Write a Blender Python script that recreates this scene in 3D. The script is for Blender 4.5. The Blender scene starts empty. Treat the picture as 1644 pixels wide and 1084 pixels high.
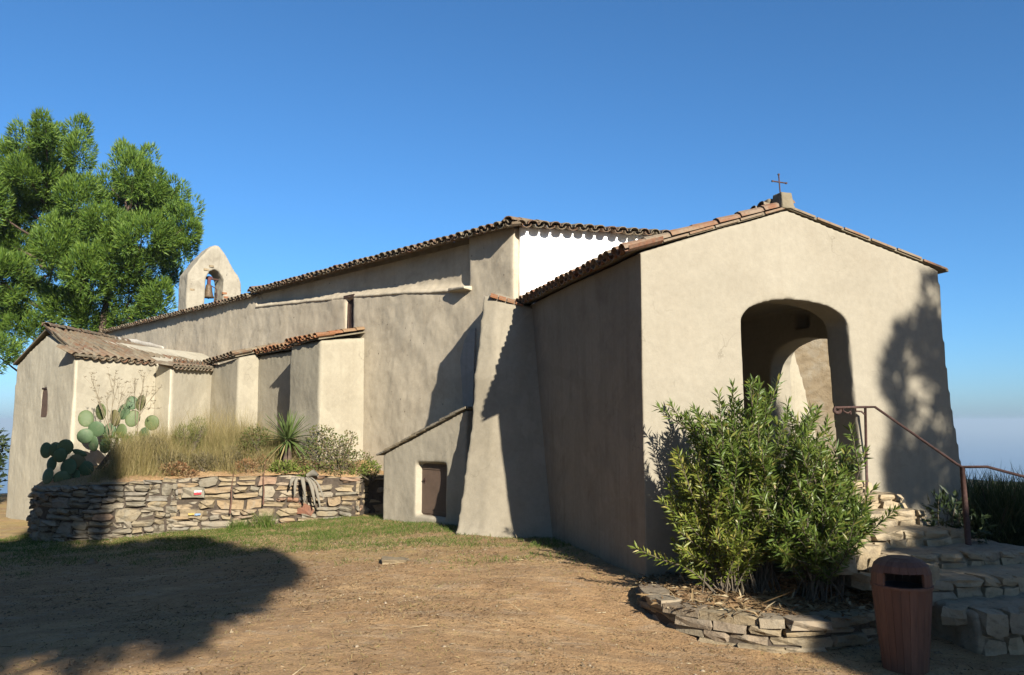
import bpy, bmesh, math, random
import numpy as np
from mathutils import Vector, Matrix, noise

random.seed(7)
rng = np.random.default_rng(7)
sc = bpy.context.scene
col = sc.collection
R = math.radians

# ------------------------------------------------------------------ camera, sky, sun, exposure
CAM_Z = 1.77
cam_d = bpy.data.cameras.new("camera")
cam = bpy.data.objects.new("camera", cam_d); col.objects.link(cam)
cam.location = (0, 0, CAM_Z)
cam.rotation_euler = (R(90 + 5.905), 0, 0)
cam_d.sensor_width = 36
cam_d.lens = 28.16
cam_d.clip_start = 0.05
cam_d.clip_end = 200000
sc.camera = cam

SUN_AZ, SUN_EL = 24.8, 24.5            # sun stands behind the camera, to its right
TRAVEL = Vector((-math.sin(R(SUN_AZ)) * math.cos(R(SUN_EL)), math.cos(R(SUN_AZ)) * math.cos(R(SUN_EL)), -math.sin(R(SUN_EL))))
world = bpy.data.worlds.new("World"); sc.world = world; world.use_nodes = True
wn = world.node_tree.nodes; wl = world.node_tree.links
sky = wn.new("ShaderNodeTexSky"); sky.sky_type = 'NISHITA'; sky.sun_disc = False
sky.sun_elevation = R(SUN_EL); sky.sun_rotation = R(180 - SUN_AZ)
sky.altitude = 0; sky.air_density = 0.9; sky.dust_density = 0.6; sky.ozone_density = 10.0
hs = wn.new("ShaderNodeHueSaturation"); hs.inputs["Saturation"].default_value = 1.0; hs.inputs["Hue"].default_value = 0.492
wl.new(sky.outputs[0], hs.inputs["Color"])
wl.new(hs.outputs[0], wn["Background"].inputs[0]); wn["Background"].inputs[1].default_value = 0.063
sun_d = bpy.data.lights.new("sun", 'SUN'); sun_d.energy = 5.0; sun_d.angle = R(0.53); sun_d.color = (1, 0.935, 0.825)
sun = bpy.data.objects.new("sun", sun_d); col.objects.link(sun)
sun.rotation_euler = TRAVEL.to_track_quat('-Z', 'Y').to_euler(); sun.location = (20, -40, 40)
sc.view_settings.view_transform = 'Standard'; sc.view_settings.look = 'None'
sc.view_settings.exposure = 1.4; sc.view_settings.gamma = 1.0; sc.view_settings.use_curve_mapping = False
sc.render.engine = 'CYCLES'
sc.cycles.use_denoising = True
sc.cycles.max_bounces = 6
sc.cycles.transparent_max_bounces = 8

# ------------------------------------------------------------------ frames of the place
EU = Vector((0.9622, 0.2722, 0)); EW = Vector((-0.2722, 0.9622, 0))       # porch: along its front, into its depth
A0 = Vector((1.5, 9.2, 0))                                                 # porch corner nearest the camera
B0 = Vector((0.12, 14.0, 0))                                               # nave corner
EN = Vector((-math.sin(R(43.5)), math.cos(R(43.5)), 0)); EI = Vector((EN.y, -EN.x, 0))   # nave: along the wall, into it
UP = Vector((0, 0, 1))
def porch(u, w, z): return A0 + EU * u + EW * w + UP * z
def nave(s, off, z): return B0 + EN * s - EI * off + UP * z                # off: metres in front of the nave wall
PORCH_M = Matrix((( EU.x, EW.x, 0, A0.x), (EU.y, EW.y, 0, A0.y), (0, 0, 1, 0), (0, 0, 0, 1)))
NAVE_M = Matrix(((-EN.x, EI.x, 0, B0.x), (-EN.y, EI.y, 0, B0.y), (0, 0, 1, 0), (0, 0, 0, 1)))   # local x = -s

def ground_z(x, y):
    d = max(0.0, -x - 1.0)
    z = -0.62 * (1 - math.exp(-(d / 7.5) ** 1.35))
    sg = lambda v: 1 / (1 + math.exp(-max(-30, min(30, v))))
    return z - 0.28 * sg((x - 0.55) / 0.45) * sg((8.35 - y) / 0.42)

# ------------------------------------------------------------------ object helpers
WM = {}
def put(o, parent=None, m=None):
    m = m if m is not None else Matrix.Identity(4)
    o.matrix_basis = m
    if parent is not None:
        o.parent = parent
        o.matrix_parent_inverse = WM[parent.name].inverted()
    WM[o.name] = m.copy()
    return o
def tag(o, label=None, cat=None, group=None, kind=None):
    if label: o["label"] = label
    if cat: o["category"] = cat
    if group: o["group"] = group
    if kind: o["kind"] = kind
    return o
def empty(name, loc, label, cat, group=None):
    o = bpy.data.objects.new(name, None); col.objects.link(o)
    o.empty_display_size = 0.2
    put(o, None, Matrix.Translation(loc))
    return tag(o, label, cat, group)
def mesh(verts, faces, name="m", smooth=False):
    me = bpy.data.meshes.new(name); me.from_pydata([tuple(v) for v in verts], [], faces); me.update()
    if smooth: me.shade_smooth()
    return me
def obj(name, me, material=None, parent=None, m=None, kind=None):
    o = bpy.data.objects.new(name, me); col.objects.link(o)
    if material is not None and not me.materials: me.materials.append(material)
    put(o, parent, m)
    if kind: o["kind"] = kind
    return o
class MB:
    """collects geometry for one mesh"""
    def __init__(s): s.v = []; s.f = []
    def add(s, vs, fs):
        k = len(s.v); s.v += [tuple(p) for p in vs]; s.f += [tuple(i + k for i in f) for f in fs]
    def box(s, c, sx, sy, sz, ax=Vector((1, 0, 0)), ay=Vector((0, 1, 0)), az=UP):
        c = Vector(c); P = []
        for k in (-.5, .5):
            for j in (-.5, .5):
                for i in (-.5, .5): P.append(c + ax * (i * sx) + ay * (j * sy) + az * (k * sz))
        s.add(P, [(0, 2, 3, 1), (4, 5, 7, 6), (0, 1, 5, 4), (2, 6, 7, 3), (0, 4, 6, 2), (1, 3, 7, 5)])
    def tube(s, pts, rad, n=6, cap=True):
        pts = [Vector(p) for p in pts]
        rad = rad if hasattr(rad, '__len__') else [rad] * len(pts)
        rings = []; up = Vector((0.13, 0.21, 1)).normalized()
        for i, p in enumerate(pts):
            d = (pts[min(i + 1, len(pts) - 1)] - pts[max(i - 1, 0)])
            if d.length < 1e-9: d = Vector((0, 0, 1))
            d.normalize()
            a = d.cross(up)
            if a.length < 1e-3: a = d.cross(Vector((1, 0, 0)))
            a.normalize(); b = d.cross(a)
            rings.append([p + (a * math.cos(t) + b * math.sin(t)) * rad[i] for t in [2 * math.pi * q / n for q in range(n)]])
        vs = [q for r_ in rings for q in r_]; fs = []
        for i in range(len(pts) - 1):
            for q in range(n):
                fs.append((i * n + q, i * n + (q + 1) % n, (i + 1) * n + (q + 1) % n, (i + 1) * n + q))
        if cap:
            fs.append(tuple(range(n))); fs.append(tuple((len(pts) - 1) * n + q for q in reversed(range(n))))
        s.add(vs, fs)
    def mesh(s, name="m", smooth=False): return mesh(s.v, s.f, name, smooth)
    def obj(s, name, material, parent=None, smooth=False, kind=None): return obj(name, s.mesh(name, smooth), material, parent, None, kind)
def np_mesh(V, tri, name, smooth=False):
    """fast mesh from numpy arrays: V (n,3), tri (m,3)"""
    me = bpy.data.meshes.new(name)
    me.vertices.add(len(V)); me.vertices.foreach_set("co", V.astype(np.float32).ravel())
    m = len(tri)
    me.loops.add(m * 3); me.loops.foreach_set("vertex_index", tri.astype(np.int32).ravel())
    me.polygons.add(m); me.polygons.foreach_set("loop_start", np.arange(0, m * 3, 3, dtype=np.int32))
    if smooth: me.polygons.foreach_set("use_smooth", np.ones(m, dtype=bool))
    me.update(calc_edges=True)
    return me
def nrm(a): return a / np.maximum(np.linalg.norm(a, axis=-1, keepdims=True), 1e-9)
def leaves(P, D, N, L, W, fold=0.25, droop=0.0):
    """leaf blades of two folded triangles; arrays of position, direction, facing, length, width"""
    D = nrm(D); S = nrm(np.cross(D, N)); N = np.cross(S, D)
    L = L[:, None]; W = W[:, None]
    mid = P + D * L * 0.45
    a = P; b = mid + S * W * 0.5 + N * W * fold; c = P + D * L - UPV * (L * droop); d = mid - S * W * 0.5 + N * W * fold
    n = len(P)
    V = np.stack([a, b, c, d], 1).reshape(-1, 3)
    k = np.arange(n)[:, None] * 4
    T = np.concatenate([k + [0, 1, 2], k + [0, 2, 3]], 1).reshape(-1, 3)
    return V, T
UPV = np.array([0, 0, 1.0])
def blades(P, D, L, W):
    """single pointed triangles (needles, grass)"""
    n = len(P); D = nrm(D); S = nrm(np.cross(D, rng.normal(size=(n, 3))))
    V = np.stack([P - S * W[:, None] * .5, P + S * W[:, None] * .5, P + D * L[:, None]], 1).reshape(-1, 3)
    T = np.arange(n * 3).reshape(-1, 3)
    return V, T
def bent_blades(P, D, L, W, bend):
    """grass blade of three triangles that bends over"""
    n = len(P); D = nrm(D); S = nrm(np.cross(D, rng.normal(size=(n, 3)) * [1, 1, .15]))
    L = L[:, None]; W = W[:, None]
    lean = nrm(rng.normal(size=(n, 3)) * [1, 1, 0]) * bend[:, None] * L
    m = P + D * L * .55 + lean * .25
    t = P + D * L * .95 + lean
    V = np.stack([P - S * W * .5, P + S * W * .5, m - S * W * .35, m + S * W * .35, t], 1).reshape(-1, 3)
    k = np.arange(n)[:, None] * 5
    T = np.concatenate([k + [0, 1, 3], k + [0, 3, 2], k + [2, 3, 4]], 1).reshape(-1, 3)
    return V, T
def join(parts):
    vs = []; ts = []; k = 0
    for V, T in parts:
        vs.append(V); ts.append(T + k); k += len(V)
    return np.concatenate(vs), np.concatenate(ts)

# ------------------------------------------------------------------ material helpers
class NT:
    def __init__(s, name):
        s.m = bpy.data.materials.new(name); s.m.use_nodes = True
        s.t = s.m.node_tree; s.n = s.t.nodes; s.b = s.n["Principled BSDF"]; s.out = s.n["Material Output"]
        s.b.inputs["Roughness"].default_value = 0.9
        s.b.inputs["Specular IOR Level"].default_value = 0.25
        s.pos = None
    def lk(s, a, b): s.t.links.new(a, b)
    def position(s):
        if s.pos is None: s.pos = s.n.new("ShaderNodeNewGeometry").outputs["Position"]
        return s.pos
    def objco(s): return s.n.new("ShaderNodeTexCoord").outputs["Object"]
    def mapping(s, v, scale=(1, 1, 1), loc=(0, 0, 0)):
        k = s.n.new("ShaderNodeMapping"); s.lk(v, k.inputs[0]); k.inputs["Scale"].default_value = scale; k.inputs["Location"].default_value = loc
        return k.outputs[0]
    def noise(s, scale, detail=4, rough=0.55, vec=None, dist=0.0):
        k = s.n.new("ShaderNodeTexNoise"); k.inputs["Scale"].default_value = scale; k.inputs["Detail"].default_value = detail
        k.inputs["Roughness"].default_value = rough; k.inputs["Distortion"].default_value = dist
        s.lk(vec if vec is not None else s.position(), k.inputs["Vector"]); return k.outputs["Fac"]
    def voronoi(s, scale, vec=None, feature='F1'):
        k = s.n.new("ShaderNodeTexVoronoi"); k.feature = feature; k.inputs["Scale"].default_value = scale
        s.lk(vec if vec is not None else s.position(), k.inputs["Vector"]); return k.outputs["Distance"]
    def ramp(s, fac, stops, interp='LINEAR'):
        k = s.n.new("ShaderNodeValToRGB"); k.color_ramp.interpolation = interp
        e = k.color_ramp.elements
        while len(e) < len(stops): e.new(0.5)
        for i, (p, c) in enumerate(stops):
            e[i].position = p; e[i].color = (c, c, c, 1) if not hasattr(c, '__len__') else (*c, 1)
        s.lk(fac, k.inputs[0]); return k.outputs[0]
    def mix(s, fac, a, b, mode='MIX'):
        k = s.n.new("ShaderNodeMix"); k.data_type = 'RGBA'; k.blend_type = mode
        for v, i in ((fac, 0), (a, 6), (b, 7)):
            if hasattr(v, 'is_output') or isinstance(v, bpy.types.NodeSocket): s.lk(v, k.inputs[i])
            elif i == 0: k.inputs[0].default_value = v
            else: k.inputs[i].default_value = (*v, 1)
        return k.outputs[2]
    def math(s, op, a, b=0.0):
        k = s.n.new("ShaderNodeMath"); k.operation = op
        for v, i in ((a, 0), (b, 1)):
            if isinstance(v, bpy.types.NodeSocket): s.lk(v, k.inputs[i])
            else: k.inputs[i].default_value = v
        return k.outputs[0]
    def rand(s): return s.n.new("ShaderNodeObjectInfo").outputs["Random"]
    def island(s): return s.n.new("ShaderNodeNewGeometry").outputs["Random Per Island"]
    def sep_z(s):
        k = s.n.new("ShaderNodeSeparateXYZ"); s.lk(s.position(), k.inputs[0]); return k.outputs[2]
    def color(s, c):
        if isinstance(c, bpy.types.NodeSocket): s.lk(c, s.b.inputs["Base Color"])
        else: s.b.inputs["Base Color"].default_value = (*c, 1)
    def bump(s, h, strength=0.3, dist=0.02):
        k = s.n.new("ShaderNodeBump"); k.inputs["Strength"].default_value = strength; k.inputs["Distance"].default_value = dist
        s.lk(h, k.inputs["Height"]); s.lk(k.outputs[0], s.b.inputs["Normal"])

def plaster_mat(name, base, pale, stain, stain_amt=0.5, streak=0.5, spots=0.0, grit=0.35, repair=1.0):
    t = NT(name)
    big = t.noise(0.55, 5, 0.6, dist=0.4)
    c = t.mix(t.ramp(big, [(0.35, 0.0), (0.68, 1.0)]), base, pale)
    st = t.noise(1.3, 6, 0.62, vec=t.mapping(t.position(), (1, 1, 1), (7, 3, 1)), dist=0.6)
    c = t.mix(t.math('MULTIPLY', t.ramp(st, [(0.5, 0.0), (0.72, 1.0)]), stain_amt), c, stain)
    sk = t.noise(1.0, 5, 0.6, vec=t.mapping(t.position(), (3.4, 3.4, 0.28)))
    c = t.mix(t.math('MULTIPLY', t.ramp(sk, [(0.5, 0.0), (0.74, 1.0)]), streak), c, stain)
    fine = t.noise(14, 4, 0.7)
    c = t.mix(0.22, c, t.ramp(fine, [(0.25, tuple(0.55 * v for v in base)), (0.75, tuple(min(1, 1.2 * v) for v in pale))]))
    if spots:
        vo = t.voronoi(5.5)
        msk = t.math('MULTIPLY', t.ramp(vo, [(0.06, 1.0), (0.13, 0.0)]), t.ramp(t.noise(2.3, 2), [(0.52, 0.0), (0.6, spots)]))
        c = t.mix(msk, c, tuple(0.45 * v for v in stain))
    rp = t.noise(0.8, 3, 0.5, vec=t.mapping(t.position(), (1, 1, 1.3), (11, 2, 5)), dist=1.2)          # old repairs, each with its own edge
    c = t.mix(t.math('MULTIPLY', t.ramp(rp, [(0.575, 0.0), (0.60, 1.0)]), 0.30 * repair), c, tuple(0.80 * v for v in base))
    c = t.mix(t.math('MULTIPLY', t.ramp(rp, [(0.33, 1.0), (0.36, 0.0)]), 0.35 * repair), c, tuple(1.12 * v for v in pale))
    wv = t.n.new("ShaderNodeVectorMath"); wv.operation = 'ADD'
    nz_ = t.n.new("ShaderNodeTexNoise"); nz_.inputs["Scale"].default_value = 2.2; nz_.inputs["Detail"].default_value = 5; t.lk(t.position(), nz_.inputs["Vector"])
    t.lk(t.position(), wv.inputs[0]); t.lk(nz_.outputs["Color"], wv.inputs[1])
    ck = t.voronoi(0.75, vec=wv.outputs[0], feature='DISTANCE_TO_EDGE')                                  # hairline cracks
    cm = t.math('MULTIPLY', t.ramp(ck, [(0.0, 1.0), (0.008, 0.0)]), t.ramp(t.noise(0.9, 3), [(0.52, 0.0), (0.64, 0.45)]))
    c = t.mix(cm, c, tuple(0.45 * v for v in stain))
    sk2 = t.noise(1.0, 6, 0.7, vec=t.mapping(t.position(), (9, 9, 0.35), (5, 1, 0)))
    c = t.mix(t.math('MULTIPLY', t.math('MULTIPLY', t.ramp(sk2, [(0.52, 0.0), (0.72, 1.0)]), t.ramp(big, [(0.42, 0.0), (0.6, 1.0)])), streak * .8), c, tuple(0.7 * v for v in stain))
    t.color(c)
    h = t.math('ADD', t.math('MULTIPLY', t.noise(34, 5, 0.7), grit), t.math('MULTIPLY', t.noise(5.5, 5, 0.6), 0.9))
    t.bump(h, 0.5, 0.016)
    t.b.inputs["Roughness"].default_value = 0.95
    return t.m

M = {}
M['facade'] = plaster_mat("facade_plaster", (0.214, 0.191, 0.146), (0.234, 0.211, 0.163), (0.172, 0.143, 0.102), 0.32, 0.16, repair=0.45)
M['nave'] = plaster_mat("nave_plaster", (0.345, 0.293, 0.212), (0.400, 0.345, 0.255), (0.190, 0.155, 0.106), 0.6, 0.26, spots=1.0, repair=0.8)
M['chapel'] = plaster_mat("chapel_plaster", (0.236, 0.209, 0.154), (0.271, 0.243, 0.180), (0.176, 0.150, 0.107), 0.5, 0.4)
M['shade_brown'] = plaster_mat("shade_brown_streaked_plaster", (0.197, 0.160, 0.111), (0.234, 0.195, 0.138), (0.119, 0.089, 0.057), 0.7, 0.5)
M['shed'] = plaster_mat("shed_plaster", (0.267, 0.235, 0.174), (0.312, 0.277, 0.209), (0.201, 0.170, 0.121), 0.5, 0.35)
M['buttress'] = plaster_mat("buttress_plaster", (0.195, 0.169, 0.123), (0.230, 0.203, 0.152), (0.143, 0.123, 0.086), 0.5, 0.4)
M['cream'] = plaster_mat("cream_chapel_plaster", (0.324, 0.289, 0.215), (0.373, 0.338, 0.256), (0.258, 0.223, 0.160), 0.4, 0.3)
M['bellcote'] = plaster_mat("bellcote_plaster", (0.234, 0.207, 0.156), (0.271, 0.244, 0.189), (0.123, 0.102, 0.072), 0.8, 0.5, spots=1.3)
M['white'] = plaster_mat("limewash", (0.84, 0.83, 0.79), (0.88, 0.87, 0.84), (0.76, 0.74, 0.69), 0.3, 0.1)
M['patch'] = plaster_mat("bluish_limewash", (0.246, 0.234, 0.205), (0.295, 0.283, 0.254), (0.180, 0.164, 0.135), 0.8, 0.5)

def rubble_mat(name):
    t = NT(name)
    n1 = t.noise(2.2, 6, 0.65, dist=0.5)
    c = t.ramp(n1, [(0.25, (0.089, 0.064, 0.035)), (0.48, (0.143, 0.110, 0.068)), (0.62, (0.163, 0.139, 0.100)), (0.8, (0.128, 0.089, 0.050))])
    vo = t.voronoi(4.0, vec=t.mapping(t.position(), (1, 1, 1.9)))
    c = t.mix(t.ramp(vo, [(0.38, 0.0), (0.62, 0.22)]), c, (0.071, 0.050, 0.029))
    t.color(c); t.bump(t.math('ADD', t.noise(9, 6, 0.7), t.math('MULTIPLY', vo, -0.6)), 0.9, 0.05)
    return t.m
M['rubble'] = rubble_mat("rubble_masonry")

def tile_mat(name, stops, lich, lich_amt):
    t = NT(name)
    c = t.ramp(t.rand(), stops, 'LINEAR')
    n = t.noise(7, 5, 0.65)
    c = t.mix(t.math('MULTIPLY', t.ramp(n, [(0.42, 0.0), (0.62, 1.0)]), lich_amt), c, lich)
    n2 = t.noise(23, 4, 0.7)
    c = t.mix(t.math('MULTIPLY', t.ramp(n2, [(0.52, 0.0), (0.66, 1.0)]), 0.45), c, (0.051, 0.039, 0.028))
    t.color(c); t.bump(t.noise(45, 4, 0.7), 0.4, 0.006)
    return t.m
M['tile_old'] = tile_mat("weathered_tile", [(0, (0.117, 0.074, 0.043)), (0.3, (0.140, 0.102, 0.062)), (0.55, (0.125, 0.062, 0.035)), (0.8, (0.106, 0.086, 0.058)), (1, (0.164, 0.129, 0.082))], (0.156, 0.137, 0.098), 0.75)
M['tile_new'] = tile_mat("terracotta_tile", [(0, (0.180, 0.066, 0.028)), (0.4, (0.203, 0.089, 0.039)), (0.75, (0.171, 0.078, 0.039)), (1, (0.180, 0.117, 0.062))], (0.187, 0.133, 0.078), 0.4)
M['tile_red'] = tile_mat("reddish_tile", [(0, (0.140, 0.062, 0.035)), (0.5, (0.164, 0.093, 0.051)), (1, (0.156, 0.121, 0.082))], (0.171, 0.148, 0.109), 0.6)
def mortar_mat():
    t = NT("roof_mortar")
    c = t.ramp(t.noise(3.5, 6, 0.65), [(0.3, (0.093, 0.078, 0.054)), (0.5, (0.140, 0.117, 0.078)), (0.7, (0.171, 0.144, 0.102))])
    t.color(c); t.bump(t.noise(20, 5, 0.7), 0.6, 0.02); return t.m
M['mortar'] = mortar_mat()
def fillet_mat():
    t = NT("white_mortar"); t.color(t.ramp(t.noise(9, 4), [(0.3, (0.316, 0.287, 0.241)), (0.7, (0.425, 0.402, 0.356))])); t.bump(t.noise(30, 4), 0.5, 0.01); return t.m
M['fillet'] = fillet_mat()

def stone_mat(name, stops, dark=(0.042, 0.034, 0.025), lichen=(0.159, 0.152, 0.125), amt=0.5):
    t = NT(name)
    c = t.ramp(t.rand(), stops)
    n = t.noise(6, 6, 0.65, dist=0.3)
    c = t.mix(t.math('MULTIPLY', t.ramp(n, [(0.5, 0.0), (0.64, 1.0)]), amt), c, lichen)
    n2 = t.noise(11, 5, 0.7, vec=t.mapping(t.position(), (1, 1, 1.6), (3, 5, 2)))
    c = t.mix(t.math('MULTIPLY', t.ramp(n2, [(0.5, 0.0), (0.68, 1.0)]), 0.6), c, dark)
    t.color(c)
    t.bump(t.math('ADD', t.noise(13, 6, 0.7), t.math('MULTIPLY', t.noise(48, 4, 0.7), 0.3)), 0.75, 0.025)
    return t.m
M['stone'] = stone_mat("terrace_stone", [(0, (0.141, 0.121, 0.087)), (0.3, (0.175, 0.150, 0.106)), (0.55, (0.194, 0.150, 0.087)), (0.8, (0.165, 0.146, 0.116)), (0.93, (0.209, 0.175, 0.121)), (1, (0.194, 0.121, 0.078))])
M['stone_ochre'] = stone_mat("ochre_stone", [(0, (0.194, 0.150, 0.091)), (0.35, (0.224, 0.175, 0.106)), (0.6, (0.203, 0.141, 0.078)), (0.85, (0.233, 0.194, 0.136)), (1, (0.184, 0.097, 0.057))], amt=0.3)
M['stone_red'] = stone_mat("red_stone", [(0, (0.144, 0.064, 0.038)), (1, (0.152, 0.075, 0.045))], amt=0.1)
M['stone_step'] = stone_mat("step_stone", [(0, (0.225, 0.178, 0.110)), (0.5, (0.280, 0.220, 0.137)), (1, (0.200, 0.165, 0.115))], dark=(0.10, 0.075, 0.05), lichen=(0.30, 0.27, 0.205), amt=0.3)
M['stone_bed'] = stone_mat("bed_stone", [(0, (0.175, 0.141, 0.091)), (0.4, (0.203, 0.155, 0.091)), (0.7, (0.184, 0.141, 0.097)), (1, (0.218, 0.180, 0.121))], amt=0.25)
def flat_mat(name, c, rough=0.85, metal=0.0, var=0.15, scale=18):
    t = NT(name)
    lo = tuple(v * (1 - var) for v in c); hi = tuple(min(1, v * (1 + var)) for v in c)
    t.color(t.ramp(t.noise(scale, 4, 0.65), [(0.3, lo), (0.7, hi)])); t.b.inputs["Roughness"].default_value = rough; t.b.inputs["Metallic"].default_value = metal
    t.bump(t.noise(scale * 3, 4), 0.25, 0.005)
    return t.m
M['core'] = flat_mat("earth_core", (0.052, 0.040, 0.029), 0.95, 0, 0.4)
M['rust'] = flat_mat("rusty_iron", (0.048, 0.026, 0.021), 0.75, 0.0, 0.4, 30)
M['door'] = flat_mat("brown_door_paint", (0.089, 0.060, 0.043), 0.6, 0.0, 0.14, 6)
M['dark_wood'] = flat_mat("dark_wood", (0.040, 0.023, 0.016), 0.8, 0, 0.3, 20)
M['brownpane'] = flat_mat("brown_shutter", (0.086, 0.054, 0.037), 0.8, 0, 0.2, 12)
M['bronze'] = flat_mat("bronze", (0.082, 0.057, 0.034), 0.6, 0.3, 0.4, 20)
M['redwood'] = flat_mat("red_stained_wood", (0.080, 0.029, 0.026), 0.8, 0, 0.3, 16)
M['paint_white'] = flat_mat("white_paint", (0.394, 0.385, 0.369), 0.8, 0, .3, 40)
M['paint_red'] = flat_mat("red_paint", (0.295, 0.033, 0.037), 0.8, 0, .3, 40)
M['paint_blue'] = flat_mat("blue_paint", (0.139, 0.205, 0.295), 0.8, 0, .4, 40)
M['paint_yellow'] = flat_mat("yellow_paint", (0.328, 0.238, 0.066), 0.8, 0, .4, 40)

def leaf_mat(name, stops, trans=0.3, rough=0.55, spec=0.3):
    t = NT(name)
    c = t.ramp(t.island(), stops)
    t.color(c); t.b.inputs["Roughness"].default_value = rough; t.b.inputs["Specular IOR Level"].default_value = spec
    tr = t.n.new("ShaderNodeBsdfTranslucent"); t.lk(c, tr.inputs[0])
    mx = t.n.new("ShaderNodeMixShader"); mx.inputs[0].default_value = trans
    t.lk(t.b.outputs[0], mx.inputs[1]); t.lk(tr.outputs[0], mx.inputs[2]); t.lk(mx.outputs[0], t.out.inputs[0])
    return t.m
M['pine'] = leaf_mat("pine_needles", [(0, (0.034, 0.075, 0.010)), (0.5, (0.072, 0.128, 0.015)), (1, (0.125, 0.185, 0.022))], 0.30, 0.6)
M['oleander'] = leaf_mat("oleander_leaves", [(0, (0.057, 0.094, 0.016)), (0.5, (0.094, 0.139, 0.023)), (0.85, (0.135, 0.176, 0.033)), (1, (0.213, 0.193, 0.049))], 0.40, 0.42, 0.4)
M['oleander_y'] = leaf_mat("yellowish_oleander_leaves", [(0, (0.086, 0.123, 0.018)), (0.5, (0.148, 0.180, 0.026)), (0.85, (0.213, 0.221, 0.041)), (1, (0.295, 0.246, 0.070))], 0.42, 0.45, 0.35)
M['straw'] = leaf_mat("golden_dry_grass", [(0, (0.164, 0.131, 0.045)), (0.4, (0.246, 0.197, 0.082)), (0.75, (0.312, 0.254, 0.127)), (1, (0.115, 0.115, 0.033))], 0.35, 0.8, 0.1)
M['strawgreen'] = leaf_mat("olive_grass", [(0, (0.075, 0.098, 0.021)), (0.5, (0.126, 0.138, 0.040)), (1, (0.195, 0.178, 0.069))], 0.35, 0.8, 0.1)
M['grass'] = leaf_mat("green_grass", [(0, (0.043, 0.080, 0.011)), (0.5, (0.069, 0.115, 0.017)), (0.8, (0.115, 0.138, 0.034)), (1, (0.195, 0.166, 0.075))], 0.35, 0.7, 0.15)
M['litter'] = leaf_mat("dead_leaf_litter", [(0, (0.075, 0.043, 0.021)), (0.4, (0.143, 0.089, 0.043)), (0.75, (0.218, 0.155, 0.080)), (1, (0.333, 0.276, 0.178))], 0.15, 0.9, 0.1)
M['yucca'] = leaf_mat("yucca_leaves", [(0, (0.052, 0.080, 0.021)), (0.6, (0.086, 0.121, 0.034)), (1, (0.138, 0.161, 0.069))], 0.2, 0.5, 0.35)
M['bushgreen'] = leaf_mat("bush_leaves", [(0, (0.052, 0.069, 0.014)), (0.5, (0.098, 0.115, 0.029)), (0.8, (0.143, 0.098, 0.046)), (1, (0.195, 0.166, 0.086))], 0.3, 0.7, 0.2)
M['bushbright'] = leaf_mat("bright_weed_leaves", [(0, (0.075, 0.109, 0.017)), (0.6, (0.126, 0.161, 0.029)), (1, (0.189, 0.189, 0.057))], 0.35, 0.7, 0.2)
M['bushgrey'] = leaf_mat("grey_bush_leaves", [(0, (0.075, 0.069, 0.034)), (0.5, (0.115, 0.098, 0.052)), (1, (0.172, 0.138, 0.075))], 0.25, 0.8, 0.1)
M['bushrust'] = leaf_mat("rusty_dry_leaves", [(0, (0.126, 0.057, 0.026)), (0.5, (0.195, 0.109, 0.052)), (1, (0.264, 0.189, 0.103))], 0.25, 0.8, 0.1)
M['broom'] = leaf_mat("broom_stems", [(0, (0.021, 0.034, 0.011)), (0.6, (0.034, 0.052, 0.017)), (1, (0.080, 0.080, 0.034))], 0.25, 0.6, 0.2)
M['evergreen'] = leaf_mat("evergreen_leaves", [(0, (0.017, 0.029, 0.011)), (0.6, (0.029, 0.046, 0.014)), (1, (0.046, 0.063, 0.017))], 0.25, 0.5, 0.3)
M['deadleaf'] = leaf_mat("dead_agave", [(0, (0.123, 0.111, 0.086)), (1, (0.197, 0.176, 0.139))], 0.1, 0.85, 0.1)
def cactus_mat():
    t = NT("cactus_pad")
    c = t.ramp(t.rand(), [(0, (0.043, 0.075, 0.034)), (0.6, (0.060, 0.094, 0.043)), (0.9, (0.075, 0.094, 0.034)), (1, (0.103, 0.086, 0.037))])
    v = t.voronoi(19, vec=t.position())
    c = t.mix(t.ramp(v, [(0.05, 0.8), (0.10, 0.0)]), c, (0.126, 0.115, 0.069))
    t.color(t.mix(t.math('MULTIPLY', t.ramp(t.noise(9, 4), [(0.55, 0.0), (0.7, 1.0)]), 0.35), c, (0.149, 0.138, 0.080))); t.b.inputs["Roughness"].default_value = 0.6
    t.bump(v, 0.2, 0.01); return t.m
M['cactus'] = cactus_mat()
M['bark'] = flat_mat("bark", (0.075, 0.052, 0.037), 0.95, 0, 0.45, 9)
M['stem'] = flat_mat("grey_stem", (0.086, 0.069, 0.048), 0.9, 0, 0.3, 25)
M['drystem'] = flat_mat("dry_stalk", (0.155, 0.126, 0.080), 0.9, 0, 0.25, 25)
M['redstem'] = flat_mat("reddish_stalk", (0.086, 0.045, 0.030), 0.9, 0, 0.3, 25)

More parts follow.
